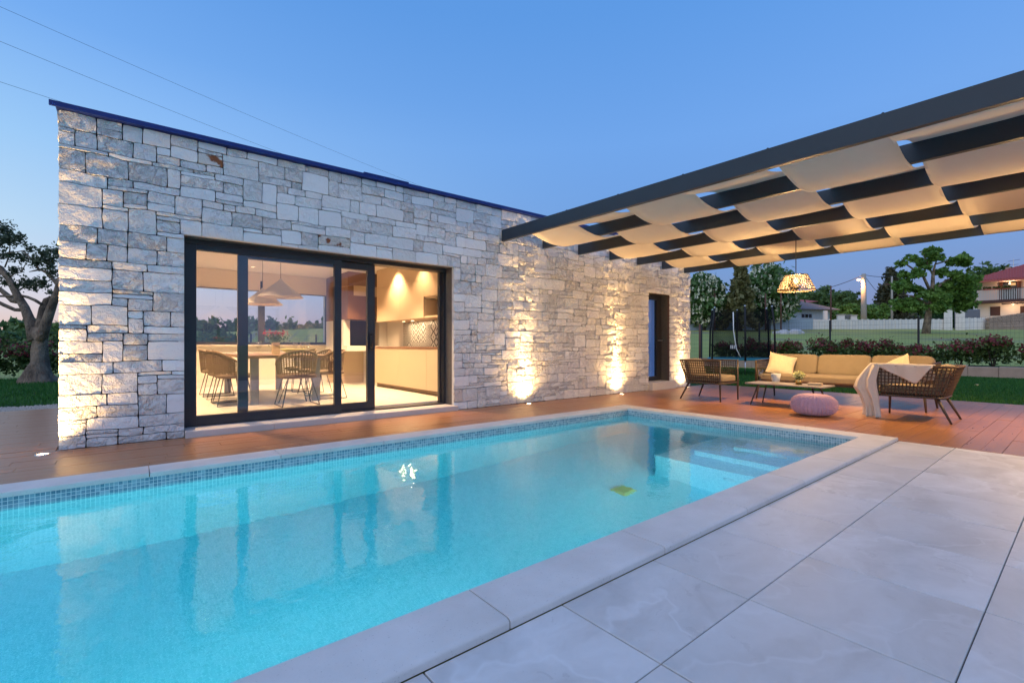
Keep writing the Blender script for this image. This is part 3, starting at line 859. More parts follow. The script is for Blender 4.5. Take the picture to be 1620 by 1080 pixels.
# strip window
swn = empty('strip_window', None, None); swn.parent = house
f_ = MB(); f_.box(WX0, 11.78, WZ0, WX0+.05, 11.84, WZ1); f_.box(WX1-.05, 11.78, WZ0, WX1, 11.84, WZ1); f_.box(WX0+.051, 11.78, WZ0, WX1-.051, 11.84, WZ0+.06); f_.box(WX0+.051, 11.78, WZ1-.05, WX1-.051, 11.84, WZ1); f_.box(2.27, 11.779, WZ0+.061, 2.40, 11.841, WZ1-.051)
f_.build('frame', M['alu'], swn)
MB().box(WX0+.045, 11.808, WZ0+.055, WX1-.045, 11.812, WZ1-.045).build('glass_pane', M['glass'], swn)
MB().bbox(WX0, 11.66, WZ0-.03, WX1, 11.779, WZ0-.002, .006).build('window_sill', M['stonestep'], swn)
for (xa, xb, zb) in ((WX0-.3, 2.29, 2.20), (2.33, WX1+.03, 2.185)):
    bl = empty('roller_blind', 'cream roller blind half lowered over the %s part of the dining room window' % ('left' if xa < 2 else 'right'), 'blind', (xa, 11.69, 2.2), 0, 'roller blinds in the dining room')
    MB().box(0, -.004, zb-2.2, xb-xa, 0, .395).build('blind_cloth', M['blind'], bl)
    MB().box(0, -.012, zb-2.2-.025, xb-xa, .004, zb-2.2).build('bottom_bar', M['slab'], bl)

# kitchen
kit = empty('kitchen_unit', 'beige handleless kitchen units with patterned splashback along the right wall', 'kitchen unit', (4.12, 6.62, IF))
def kb(name, mat, x0, y0, z0, x1, y1, z1): return MB().bbox(x0-4.12, y0-6.62, z0-IF, x1-4.12, y1-6.62, z1-IF, .002).build(name, mat, kit)
KY0, KY1 = 6.62, 9.78
kb('plinth', M['plinth'], 4.19, KY0, IF, 4.735, KY1, IF+.085)
ys = [KY0, 7.75, 8.95, KY1]
ys = [KY0, 7.48, 8.62, KY1]
for a, c in zip(ys, ys[1:]): kb('cabinet_front', M['cab'], 4.12, a+.002, IF+.087, 4.16, c-.002, .925)
kb('carcass', M['cab'], 4.162, KY0, IF+.087, 4.735, KY1, .925)
kb('worktop', M['cabdark'], 4.11, KY0, .928, 4.735, KY1, .958)
kb('splashback', M['splash'], 4.722, KY0, .96, 4.735, 9.62, 1.5)
kb('splashback_panel', M['ceramic'], 4.722, 9.622, .96, 4.735, KY1, 1.5)
UZ = 1.49
kb('wall_carcass', M['cab'], 4.222, 7.70, UZ, 4.735, KY1, 2.597)
ys = [7.70, 8.74, KY1]
for a, c in zip(ys, ys[1:]):
    kb('cabinet_front', M['cab'], 4.18, a+.002, UZ, 4.22, c-.002, 2.18); kb('cabinet_front', M['cab'], 4.18, a+.002, 2.185, 4.22, c-.002, 2.595)
kb('open_shelf', M['cab'], 4.2, KY0, UZ, 4.735, 7.698, UZ+.03); kb('open_shelf', M['cab'], 4.2, KY0, 1.84, 4.735, 7.698, 1.87); kb('cabinet_front', M['cab'], 4.18, KY0, 1.872, 4.22, 7.698, 2.595)
kb('shelf_back', M['cabdark'], 4.70, KY0, UZ+.032, 4.735, 7.696, 1.838)
bw = MB(); bw.lathe([(.03,0),(.06,.005),(.10,.06),(.11,.09),(.105,.09),(.09,.06),(.0,.02)], (0,0,0), 20); o = bw.build('bowl', M['ceramic'], None, True); o.location = (4.36, 7.22, UZ+.03); tag(o, 'small white bowl on the open kitchen shelf', 'bowl')
for y in (8.75, 9.15):
    d = MB(); d.lathe([(.03,0),(.03,.006)], (0,0,0), 12); o = d.build('under_light', M['glow_down'], kit); o.location = (4.5-4.12, y-6.62, UZ-IF-.008)
    lamp('under_cabinet_light', 'AREA', (4.5, y, UZ-.012), 5, (1,.70,.38), .05)
# fireplace in the corner
fp = empty('fireplace', 'corner fireplace with dark brown hood, black fire niche and white bench', 'fireplace', (3.78, 10.3, IF))
def fb(name, mat, x0, y0, z0, x1, y1, z1): return MB().bbox(x0-3.78, y0-10.3, z0-IF, x1-3.78, y1-10.3, z1-IF, .004).build(name, mat, fp)
fb('hood', M['cabdark'], 3.72, 10.25, 1.56, 4.735, 11.695, 2.596)
fb('hood_panel', M['cab'], 3.85, 10.238, 2.08, 4.5, 10.249, 2.30)
fb('side_cheek', M['white'], 3.72, 10.5, .98, 3.86, 11.695, 1.558); fb('side_cheek', M['white'], 4.55, 10.5, .98, 4.735, 11.695, 1.558)
fb('fire_niche', M['soot'], 3.862, 10.9, .98, 4.548, 11.69, 1.555)
fb('bench_top', M['white'], 3.70, 10.22, .86, 4.735, 11.695, .975)
fb('bench_leg', M['white'], 4.35, 10.24, IF, 4.735, 11.695, .858); fb('bench_back', M['cab'], 3.74, 10.95, IF, 4.348, 11.695, .858)
pt = empty('charging_tower', 'slim pale tower with loop handle and dark slots beside the fireplace', 'tower', (3.55, 10.35, IF))
pb_ = MB(); pb_.bbox(-.045, -.05, 0, .045, .05, .50, .012); pb_.build('body', M['ceramic'], pt)
for k in range(5): MB().box(-.03, -.053, .10+k*.075, .02, -.049, .115+k*.075).build('slot', M['blackmetal'], pt)
hb = MB(); hb.path([(-.03,0,.50),(-.032,0,.58),(0,0,.62),(.032,0,.58),(.03,0,.50)], .007, 6); hb.build('handle', M['blackmetal'], pt, True)
# ceiling downlights
DLW = ['over the middle of the kitchen units', 'over the near end of the kitchen units', 'between table and kitchen, near the glass', 'between table and kitchen, toward the back', 'left of the dining table, near the glass', 'left of the dining table, toward the back', 'by the back window of the dining room']
for i, (x, y, en) in enumerate(((3.99, 8.75, 13), (3.97, 7.7, 5), (3.2, 7.6, 10), (3.2, 9.6, 10), (.8, 7.6, 9), (.8, 9.6, 9), (2.0, 10.9, 9))):
    dl = empty('ceiling_downlight', 'small recessed ceiling spotlight '+DLW[i], 'ceiling light', (x, y, 2.598), 0, 'recessed ceiling spotlights')
    d = MB(); d.lathe([(.05,0),(.05,-.006),(.036,-.006),(.036,0)], (0,0,0), 16, False); d.build('rim', M['ceramic'], dl)
    d = MB(); d.lathe([(.0,-.003),(.035,-.003)], (0,0,0), 16, False); d.build('lens', M['glow_down'], dl)
    lamp('downlight', 'SPOT', (0, 0, -.02), en*(24 if i < 2 else 64), (1,.63,.32), .09, dl, (0, 0, 0), 110, .6)
# dining table
tb = empty('dining_table', 'long wooden dining table on slab legs behind the glass', 'table', (1.9, 9.05, IF))
MB().bbox(-.56, -1.38, .69, .56, 1.38, .735, .004).build('tabletop', M['table'], tb)
for sx in (-.44, .44):
    for sy in (-1.2, 1.2): MB().box(sx-.055, sy-.03, 0, sx+.055, sy+.03, .689).build('leg', M['slab'], tb)
def dining_chair(label, loc, rz, proto=[None]):
    if proto[0] is None:
        r = empty('dining_chair', label, 'chair', loc, rz, 'woven dining chairs at the table'); proto[0] = r
        m1 = MB()
        NU, NZ = 22, 5
        def U(t, k):    # tub back, opens to +y
            an = math.pi*(1.0*t)+math.pi; an = R(170)+R(200)*t
            rr = .245+.03*k
            top = .80-.20*abs(2*t-1)**2.2
            z = .43+(top-.43)*k
            return (rr*math.cos(an), rr*math.sin(an)*1.02-.0+.02, z)
        for i in range(NU+1): m1.path([U(i/NU, k/4) for k in range(5)], .008, 4, False)
        for kk in range(1, 12): m1.path([U(i/NU, kk/12) for i in range(NU+1)], .006, 4, False)
        m1.build('woven_back', M['cord_in'], r)
        rl = MB(); rl.path([U(i/NU, 1) for i in range(NU+1)], .015, 6); rl.build('top_rail', M['cord_in'], r, True)
        s_ = MB(); s_.cushion((0, .02, .43), (.25, .25, .035), k=4, n=6); s_.build('seat', M['cord_in'], r, True)
        for sx in (-1, 1):
            l = MB(); x = .22*sx; l.path([(x*.7, .16, .42), (x*1.15, .23, .012), (x*1.15, -.23, .012), (x*.7, -.14, .42)], .009, 6); l.path([(x*.35, .17, .41), (x*.9, .235, .02)], .007, 5); l.build('leg_frame', M['blackmetal'], r)
        return r
    r = proto[0].copy(); COL.objects.link(r); r.location = loc; r.rotation_euler = (0, 0, rz); r['label'] = label
    for ch in list(proto[0].children):
        c = ch.copy(); COL.objects.link(c); c.parent = r
    return r
for k, (x, y, rz, lb) in enumerate((
    (1.22, 8.1, R(-90), 'woven chair on the left long side of the dining table, nearest the glass'),
    (1.22, 8.75, R(-90), 'woven chair on the left long side of the dining table, second from the glass'),
    (1.22, 9.75, R(-90), 'woven chair on the left long side of the dining table, farthest from the glass'),
    (2.62, 8.15, R(90), 'woven chair on the kitchen side of the dining table, nearest the glass'),
    (2.62, 8.85, R(90), 'woven chair on the kitchen side of the dining table, second from the glass'),
    (2.62, 9.7, R(90), 'woven chair on the kitchen side of the dining table, farthest from the glass'),
    (1.95, 7.45, R(0), 'woven chair at the near head of the dining table, its back to the glass'))):
    dining_chair(lb, (x, y, IF), rz)
for k, (x, y, lb) in enumerate(((1.9, 8.2, 'white cone pendant lamp nearer the glass, over the dining table'), (1.9, 9.5, 'white cone pendant lamp farther from the glass, over the dining table'))):
    z0 = 1.755-.03*k
    pl = empty('pendant_lamp', lb, 'lamp', (x, y, z0), 0, 'cone pendants over the dining table')
    s_ = MB(); s_.lathe([(.335, 0), (.335, .008), (.03, .27), (.015, .30), (.015, .27), (.328, .006)], (0,0,0), 40, False); s_.build('shade', M['lampshade_in'], pl, True)
    c_ = MB(); c_.path([(0,0,.29),(0,0,2.598-z0)], .004, 5); c_.build('cord', M['blackmetal'], pl)
    bl = MB(); bl.lathe([(.0,-.035),(.03,-.02),(.038,0),(.03,.03),(.0,.05)], (0,0,.09), 14, False); bl.build('bulb', M['ceramic'], pl, True)
# table setting
TT = IF+.735
gl = None
for k, (x, y, lb) in enumerate(((1.55, 8.0, 'near left'), (2.15, 7.9, 'near middle'), (2.28, 8.1, 'near right'), (1.52, 8.9, 'middle left'), (2.3, 8.9, 'middle right'), (1.7, 9.9, 'far left'))):
    if gl is None:
        q = MB(); q.lathe([(.033,0),(.033,.003),(.005,.006),(.004,.085),(.03,.11),(.04,.15),(.034,.205),(.032,.205),(.037,.15),(.026,.113),(.0,.09)], (0,0,0), 18, False); gl = q.build('wine_glass', M['clear'], None, True); o = gl
    else: o = link('wine_glass', gl.data)
    o.location = (x, y, TT); tag(o, 'stemmed wine glass on the dining table, the %s one' % lb, 'glass', 'wine glasses on the dining table')
vs = empty('flower_vase', 'pale square vase of red flowers on the dining table', 'vase', (1.95, 8.75, TT))
MB().bbox(-.055, -.055, 0, .055, .055, .20, .008).build('vase', M['boxwood'], vs)
def leafq(c, s, nrm=None):
    n = len(c)
    a = rng.normal(size=(n, 3)); a /= np.linalg.norm(a, axis=1)[:, None]
    b_ = rng.normal(size=(n, 3)); b_ -= (b_*a).sum(1)[:, None]*a; b_ /= np.linalg.norm(b_, axis=1)[:, None]
    s = np.asarray(s).reshape(-1, 1)*np.ones((n, 1))
    return np.stack([c-a*s, c-b_*s*.55, c+a*s, c+b_*s*.55], 1)
c = rng.normal(0, .07, (240, 3))*np.array([1.2, 1.2, .6])+np.array([0, 0, .27]); quads_mesh('leaves', leafq(c, .022), M['shrub'], vs, rng.uniform(0, 1, 240))
c = rng.normal(0, .085, (90, 3))*np.array([1.1, 1.1, .3])+np.array([0, 0, .35]); quads_mesh('petals', leafq(c, .02), M['red'], vs)
q = MB(); q.lathe([(.06,0),(.08,.01),(.20,.09),(.19,.09),(.07,.02)], (0,0,0), 24); o = q.build('fruit_bowl', M['flower'], None, True); o.location = (2.1, 8.25, TT); tag(o, 'wide yellow green bowl in the middle of the dining table', 'bowl')

# ------------------------------------------------------------------ wall uplights
UL = ((-.60, 6.05, 'recessed uplight in the deck beside the left corner of the stone wall', 1.15), (5.27, 6.04, 'recessed uplight between the sliding door and the middle of the stone wall', 1.),
      (7.76, 6.04, 'recessed uplight in the deck just left of the entrance step', 1.), (10.2, 6.04, 'recessed uplight in the deck right of the entrance door, behind the lounge chair', .8))
for x, y, lb, k in UL:
    u = empty('ground_uplight', lb, 'uplight', (x, y, 0), 0, 'recessed uplights along the stone wall')
    q = MB(); q.lathe([(.055,-.004),(.055,.006),(.04,.008),(.04,.002)], (0,0,0), 24, False); q.build('rim', M['steel'], u, True)
    q = MB(); q.lathe([(.0,.004),(.039,.004)], (0,0,0), 20, False); q.build('lens', M['glow_up'], u)
    tilt = R(8)
    for (ang, en, tl) in ((28, 800, 4.5), (56, 80, 6), (136, 140, 6)):
        lamp('uplight', 'SPOT', (0, 0, .015), en*k, (1,.58,.22), .03, u, (math.pi-R(tl), 0, 0), ang, 1.)

# ------------------------------------------------------------------ pergola
pg = empty('pergola', 'black steel pergola with woven cream canvas strips over the terrace', 'pergola', (0, 0, 0))
BX = [4.81+.913*k for k in range(7)]; BZ0, BZ1 = 2.70, 2.885; BY0 = -1.75
for k, x in enumerate(BX):
    q = MB(); q.box(x-.03, BY0, BZ0, x+.03, HY-.04, BZ1); q.build('beam', M['beam'], pg)
q = MB(); q.box(BX[0]-.03, BY0-.065, BZ0, BX[-1]+.03, BY0-.005, BZ1); q.build('beam', M['beam'], pg)
for x in (BX[0], BX[-1]):
    q = MB(); q.box(x-.05, BY0-.055, -.01, x+.05, BY0+.045, BZ0-.001); q.build('post', M['beam'], pg)
for k in range(9):
    q = MB(); q.lathe([(.012,0),(.012,.012),(.006,.018)], (BX[0], 5.6-.9*k, BZ1), 8); q.build('bolt', M['beam'], pg)
strip_w = .925; pitch = .944; ys0 = 5.80
for s_ in range(8):
    ya, yb = ys0-s_*pitch-strip_w, ys0-s_*pitch
    if yb < BY0+.3: break
    pts = []
    for k in range(6):
        x0, x1 = BX[k], BX[k+1]
        over0 = (k+s_) % 2 == 0
        za, zb = (BZ1+.004, BZ0-.004) if over0 else (BZ0-.004, BZ1+.004)
        if k == 0 : za = BZ1-.03 if over0 else BZ0+.02
        xa, xb = x0+.034, x1-.034
        N = 10
        for i in range(N+1):
            t = i/N; e_ = t*t*(3-2*t)
            pts.append((xa+(xb-xa)*t, za+(zb-za)*e_-(.006+.012*abs(noise.noise((k*3.1, s_*2.7, 1))))*math.sin(math.pi*t)))
    q = MB(); NY = 6; W_ = NY+1
    for (x, z) in pts:
        for j2 in range(NY+1):
            t = j2/NY; q.v.append((x, ya+(yb-ya)*t, z-.006*math.sin(math.pi*t)+.005*noise.noise((x*3, t*4+s_*9, 2))+.004*noise.noise((x*9, t*3+s_*5, 7))))
    for i in range(len(pts)-1):
        for j2 in range(NY):
            q.f.append((i*W_+j2, (i+1)*W_+j2, (i+1)*W_+j2+1, i*W_+j2+1)); q.m.append(0)
    o = q.build('canvas_strip', M['canvas'], pg, True)
    md = o.modifiers.new('thickness', 'SOLIDIFY'); md.thickness = .004
    for (ha, hb) in ((ya+.002, ya+.026), (yb-.026, yb-.002)):
        h_ = MB()
        for (x, z) in pts: h_.v += [(x, ha, z-.0045), (x, hb, z-.0045)]
        for i in range(len(pts)-1): h_.f.append((2*i, 2*i+2, 2*i+3, 2*i+1)); h_.m.append(0)
        h_.build('hem', M['canvas'], o, True)

def rattan_lamp(label, x, y):
    r = empty('rattan_pendant', label, 'lamp', (x, y, 1.885), 0, 'rattan pendant lamps under the pergola')
    q = MB(); R0, R1, H = .275, .165, .245; n_ = 40
    def pt_(a, t): 
        rr = R0+(R1-R0)*t+.0*math.sin(math.pi*t); return (rr*math.cos(a), rr*math.sin(a), H*t)
    for i in range(n_):
        a = 2*math.pi*i/n_
        q.path([pt_(a+.55*t/6, t/6) for t in range(7)], .0036, 4, False); q.path([pt_(a-.55*t/6, t/6) for t in range(7)], .0036, 4, False)
    q.build('lattice', M['rattan'], r)
    for rr, z, w_ in ((R0, 0, .008), (R1, H, .007)):
        q = MB(); q.path([(rr*math.cos(2*math.pi*i/36), rr*math.sin(2*math.pi*i/36), z) for i in range(37)], w_, 6, False); q.build('hoop', M['rattan'], r, True)
    q = MB(); q.lathe([(.02,H+.012),(R1-.01,H+.004),(R1-.01,H-.002),(.02,H-.002)], (0,0,0), 30); q.build('top_disc', M['blackmetal'], r)
    q = MB(); q.path([(0,0,H),(0,0,BZ0-1.885-.001)], .007, 6); q.build('stem', M['blackmetal'], r)
    q = MB(); q.lathe([(.0,-.05),(.03,-.03),(.042,0),(.03,.035),(.015,.06)], (0,0,.15), 16, False); q.build('bulb', M['glow_bulb'], r, True)
    lamp('pendant_light', 'POINT', (0, 0, .12), 330, (1,.60,.24), .06, r)
rattan_lamp('conical rattan pendant lamp glowing above the coffee table', BX[4], 3.08)
rattan_lamp('conical rattan pendant lamp beyond the right edge of the picture', BX[4], .22)

# ------------------------------------------------------------------ lounge furniture
def lattice_panel(q, A, B, nu, nv, r=.0075, gap_top=0):
    "A(t): bottom curve, B(t): top curve; cords up and along"
    for i in range(nu+1):
        t = i/nu; a, b_ = Vector(A(t)), Vector(B(t)); q.path([a, (a+b_)/2, b_], r, 4, False)
    for k in range(1, nv):
        s = k/nv; q.path([Vector(A(i/nu))*(1-s)+Vector(B(i/nu))*s for i in range(nu+1)], r*.85, 4, False)
def chair_curves(W, D, rb, spl):
    "U path: front-left -> back -> front-right; returns function of t"
    def mk(w, d0, d1, r, z, zf=0):
        pts = []
        pts.append((-w, d1)); pts.append((-w, d0+r))
        for k in range(1, 6): a = math.pi+k/6*math.pi/2; pts.append((-w+r+r*math.cos(a), d0+r+r*math.sin(a)))
        pts.append((-w+r, d0)); pts.append((w-r, d0))
        for k in range(1, 6): a = -math.pi/2+k/6*math.pi/2; pts.append((w-r+r*math.cos(a), d0+r+r*math.sin(a)))
        pts.append((w, d0+r)); pts.append((w, d1))
        L = [0]
        for a, b_ in zip(pts, pts[1:]): L.append(L[-1]+math.dist(a, b_))
        def f(t):
            s = t*L[-1]
            for i in range(len(pts)-1):
                if s <= L[i+1]+1e-9:
                    u = (s-L[i])/(L[i+1]-L[i]); x = pts[i][0]+(pts[i+1][0]-pts[i][0])*u; y = pts[i][1]+(pts[i+1][1]-pts[i][1])*u
                    return (x, y, z)
            return (pts[-1][0], pts[-1][1], z)
        return f
    return mk(W, -D, D, rb, .315), mk(W+.01, -D-spl, D, rb, .715)
def lounge_chair(label, loc, rz):
    r = empty('lounge_chair', label, 'armchair', loc, rz, 'woven armchairs at either end of the sofa group')
    A, B = chair_curves(.32, .335, .09, .13)
    q = MB(); lattice_panel(q, A, B, 52, 9); q.build('woven_panel', M['wick'], r)
    q = MB(); q.path([B(i/60) for i in range(61)], .017, 6); q.build('top_rail', M['wick'], r, True)
    q = MB(); q.path([A(i/60) for i in range(61)], .016, 6); q.path([A(0), A(1)], .016, 6); q.build('seat_frame', M['legwood'], r, True)
    q = MB(); q.box(-.31, -.32, .30, .31, .33, .318); q.build('seat_base', M['legwood'], r)
    for sx in (-1, 1):
        q = MB(); q.path([(sx*.322, .34, .73), (sx*.322, .34, .31), (sx*.32, .345, .0)], [.015, .019, .012], 8); q.build('leg', M['legwood'], r, True)
        q = MB(); q.path([(sx*.27, -.27, .32), (sx*.33, -.42, .0)], [.021, .012], 8); q.build('leg', M['legwood'], r, True)
    q = MB(); q.cushion((0, .02, .395), (.295, .335, .072), k=7, n=8, puff=.2); q.build('seat_cushion', M['cushion'], r, True)
    q = MB(); q.cushion((0, -.31, .565), (.275, .075, .18), k=4, n=8, rot=Matrix.Rotation(R(14), 3, 'X')); q.build('back_cushion', M['cushion'], r, True)
    return r
lounge_chair('woven brown armchair beside the stone wall, facing right across the terrace', (8.33, 4.46, 0), R(180))
lounge_chair('woven brown armchair at the right end with the cream throw over its arm', (8.36, 1.56, 0), R(0))
sofa = empty('sofa', 'long low mustard sofa with woven ends at the lawn edge', 'sofa', (9.12, 2.78, 0))
SL = 1.23
q = MB(); q.box(.02, -SL, .30, .74, SL, .34); q.build('seat_frame', M['legwood'], sofa)
for sy in (-1, 1):
    for (x0, x1) in ((.03, -.01), (.68, .78)):
        q = MB(); q.path([(x0, sy*(SL-.05), .31), (x1, sy*(SL-.02), .0)], [.022, .013], 8); q.build('leg', M['legwood'], sofa, True)
    q = MB(); lattice_panel(q, lambda t: (.02+.72*t, sy*SL, .33), lambda t: (.02+.80*t, sy*(SL+.01), .70), 14, 8); q.build('woven_panel', M['wick'], sofa)
    q = MB(); q.path([(.02, sy*SL, .31), (.02, sy*SL, .70), (.84, sy*(SL+.01), .72)], .018, 6); q.build('arm_frame', M['cushion'] if False else M['wick'], sofa, True)
q = MB(); lattice_panel(q, lambda t: (.76, -SL+2*SL*t, .33), lambda t: (.84, -SL+2*SL*t, .71), 46, 8); q.build('woven_back', M['wick'], sofa)
q = MB(); q.cushion((.36, 0, .405), (.40, SL-.02, .075), k=8, n=10, puff=.1); q.build('seat_cushion', M['cushion'], sofa, True)
for k in range(3):
    y = (k-1)*.80
    q = MB(); q.cushion((.66, y, .625), (.095, .398, .19), k=9, n=10, rot=Matrix.Rotation(R(16), 3, 'Y')); q.build('back_cushion', M['cushion'], sofa, True)
def pillow(label, loc, rot):
    q = MB()
    N = 14
    for sg in (1, -1):
        b0 = len(q.v)
        for i in range(N+1):
            for k in range(N+1):
                u, v = -1+2*i/N, -1+2*k/N
                e_ = (1-abs(u)**2.2)*(1-abs(v)**2.2); pin = 1-.09*(abs(u*v)**0)*(1-min(abs(u), abs(v)))*max(abs(u), abs(v))**4
                q.v.append((u*.225*pin, v*.225*pin, sg*(.004+.085*max(0, e_)**.55)+.004*noise.noise((u*3, v*3, sg))))
        for i in range(N):
            for k in range(N):
                f = (b0+i*(N+1)+k, b0+(i+1)*(N+1)+k, b0+(i+1)*(N+1)+k+1, b0+i*(N+1)+k+1); q.f.append(f if sg > 0 else f[::-1]); q.m.append(0)
    o = q.build('throw_pillow', M['pillow'], None, True); o.location = loc; o.rotation_euler = rot
    return tag(o, label, 'pillow', 'cream pillows on the sofa')
pillow('cream pillow leaning at the left end of the sofa, next to the woven arm', (9.42, 3.68, .63), (R(56), R(14), R(-66)))
pillow('cream pillow leaning at the right end of the sofa, beside the armchair with the throw', (9.38, 1.98, .60), (R(52), R(-30), R(-100)))
ct = empty('coffee_table', 'low coffee table with grey top and splayed dark legs before the sofa', 'coffee table', (8.34, 3.15, 0))
MB().bbox(-.26, -.58, .345, .26, .58, .368, .006).build('tabletop', M['tabletop'], ct)
for sy in (-1, 1):
    for sx in (-1, 1):
        q = MB(); q.path([(sx*.16, sy*.40, .345), (sx*.23, sy*.50, .0)], [.016, .009], 8); q.build('leg', M['legwood'], ct, True)
    q = MB(); q.path([(-.17, sy*.40, .335), (.17, sy*.40, .335)], .010, 6); q.build('cross_bar', M['legwood'], ct)
TZ = .368
o = link('wine_glass', gl.data); o.location = (8.27, 3.55, TZ); o.scale = (1, 1, 1.05); tag(o, 'white wine glass standing at the left of the coffee table', 'glass')
ib = empty('ice_bucket', 'frosted ice bucket with clear foot on the coffee table', 'ice bucket', (8.24, 3.30, TZ))
q = MB(); q.lathe([(.055,.03),(.075,.16),(.07,.16),(.05,.035)], (0,0,0), 24, False); q.build('bucket', M['wax'], ib, True)
q = MB(); q.lathe([(.058,0),(.05,.03)], (0,0,0), 24); q.build('foot', M['clear'], ib, True)
fl = empty('flower_pot', 'brass pot of pale yellow flowers on the coffee table', 'flower pot', (8.30, 2.98, TZ))
q = MB(); q.lathe([(.045,0),(.05,.10),(.046,.10),(.042,.01)], (0,0,0), 24); q.build('pot', M['brass'], fl, True)
c = rng.normal(0, 1, (300, 3)); c /= np.linalg.norm(c, axis=1)[:, None]; c = c*np.array([.085, .085, .06])*rng.uniform(.7, 1.05, (300, 1))+np.array([0, 0, .155])
quads_mesh('petals', leafq(c, .018), M['flower'], fl)
c = rng.normal(0, .03, (120, 3))+np.array([0, 0, .125]); quads_mesh('leaves', leafq(c, .02), M['shrub'], fl, rng.uniform(0, 1, 120))
o = MB().bbox(-.05, -.09, 0, .05, .09, .045, .004).build('wooden_box', M['boxwood']); o.location = (8.28, 2.74, TZ); tag(o, 'small pale wooden box lying on the coffee table', 'box')
# pouf: knitted
q = MB(); NA, NH = 264, 56
for i in range(NH+1):
    ph = -math.pi/2+math.pi*i/NH
    for k in range(NA):
        a = 2*math.pi*k/NA
        cr, sr_ = abs(math.cos(ph))**.62, math.copysign(abs(math.sin(ph))**.85, math.sin(ph))
        col_ = (a/(2*math.pi)*34) % 1; rowp = i*.36+abs(col_-.5)*1.3
        kn = abs(math.sin(math.pi*col_))**.7*(.5+.5*math.sin(2*math.pi*rowp))
        rr = .266*cr+.034*kn*cr
        q.v.append((rr*math.cos(a), rr*math.sin(a), .158+.15*sr_+.004*kn))
for i in range(NH):
    for k in range(NA): q.f.append((i*NA+k, i*NA+(k+1) % NA, (i+1)*NA+(k+1) % NA, (i+1)*NA+k)); q.m.append(0)
o = q.build('pouf', M['pouf'], None, True); o.location = (7.56, 2.52, -.006); tag(o, 'round lilac knitted pouf on the deck in front of the coffee table', 'pouf')
# throw over the right armchair's arm
q = MB(); NU, NV = 26, 34
def thr(u, v):
    # u across (0..1 along the arm from front), v along the drape: 0 outside lower tip -> over the rail -> down inside/front to the floor
    y = 1.93-.62*u
    s = v
    outer = .015+.24*(u/.72 if u < .72 else (1-u)/.28)
    if s < .25:
        t = s/.25; z = .74-outer*(1-t); x = 8.015-.012
    elif s < .32:
        t = (s-.25)/.07; z = .742+.006*math.sin(math.pi*t); x = 8.003+.06*t
    else:
        t = (s-.32)/.68; z = .742-.30*t*(1-u*.3); x = 8.063+.05*t
    return Vector((x+.012*math.sin(u*19+v*3), y+.01*math.sin(v*14), z+.006*noise.noise((u*6, v*6, 1))))
for i in range(NU+1):
    for k in range(NV+1): q.v.append(tuple(thr(i/NU, k/NV)))
for i in range(NU):
    for k in range(NV): q.f.append((i*(NV+1)+k, (i+1)*(NV+1)+k, (i+1)*(NV+1)+k+1, i*(NV+1)+k+1)); q.m.append(0)
b0 = len(q.v)
def interp(t, ys_):
    t = min(1, max(0, t))*(len(ys_)-1); i_ = min(int(t), len(ys_)-2); return ys_[i_]+(ys_[i_+1]-ys_[i_])*(t-i_)
def thr2(u, v):   # the long tail falling over the front corner of the arm
    lft = interp(v, [2.00, 2.06, 2.15, 2.19, 2.12, 2.08, 2.09]); rgt = interp(v, [1.86, 1.88, 1.90, 1.89, 1.87, 1.86, 1.84])
    z = interp(v, [.748, .66, .52, .40, .27, .13, .012])
    y = rgt+(lft-rgt)*u
    x = 8.005+.035*math.sin(u*13+v*2.5)*(.35+v)+.02*math.sin(u*27+v*5)*v+interp(v, [.02, -.03, -.05, -.05, -.03, -.02, -.04])+.10*u*u
    return (x, y, max(.010, z+.02*math.sin(u*7+2)*v*(1-v)+(.03*(1-u) if v < .999 else 0)*v*0))
for i in range(NU+1):
    for k in range(NV+1): q.v.append(thr2(i/NU, k/NV))
for i in range(NU):
    for k in range(NV): q.f.append((b0+i*(NV+1)+k, b0+(i+1)*(NV+1)+k, b0+(i+1)*(NV+1)+k+1, b0+i*(NV+1)+k+1)); q.m.append(0)
o = q.build('throw_blanket', M['throw'], None, True); md = o.modifiers.new('t', 'SOLIDIFY'); md.thickness = .008
tag(o, 'cream throw draped over the arm of the right armchair down to the deck', 'throw')

# ------------------------------------------------------------------ garden: hedge, fence, trampoline
def bush(label, x, y, z, r, h, red=.4, nl=1100):
    o = empty('photinia_bush', label, 'bush', (x, y, z), 0, 'red tipped bushes along the garden fence')
    q = MB()
    for k in range(5):
        a = random.uniform(0, 6.28); q.path([(0, 0, -.05), (.3*r*math.cos(a), .3*r*math.sin(a), h*.4), (.7*r*math.cos(a+.4), .7*r*math.sin(a+.4), h*.85)], [.018, .012, .005], 5)
    q.build('stem', M['darkbark'], o)
    K = 26; an = rng.uniform(0, 6.28, K); rr = r*np.sqrt(rng.uniform(0, 1, K))*.85
    cl = np.stack([rr*np.cos(an), rr*np.sin(an), h*(.25+.62*rng.uniform(0, 1, K)*(1-.35*rr/r))], 1)
    idx = rng.integers(0, K, nl); c = cl[idx]+rng.normal(0, .10*r/.6, (nl, 3))
    c[:, 2] = np.maximum(c[:, 2], .03)
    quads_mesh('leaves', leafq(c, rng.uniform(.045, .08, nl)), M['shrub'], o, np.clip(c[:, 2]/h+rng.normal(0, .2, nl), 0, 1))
    top = cl[np.argsort(-cl[:, 2])[:14]]; nr = int(nl*red); idx = rng.integers(0, len(top), nr)
    c = top[idx]+np.stack([rng.normal(0, .09*r/.6, nr), rng.normal(0, .09*r/.6, nr), np.abs(rng.normal(.05, .09, nr))], 1)
    quads_mesh('young_leaves', leafq(c, rng.uniform(.04, .07, nr)), M['redleaf'], o, rng.uniform(0, 1, nr))
    return o
BED = .12
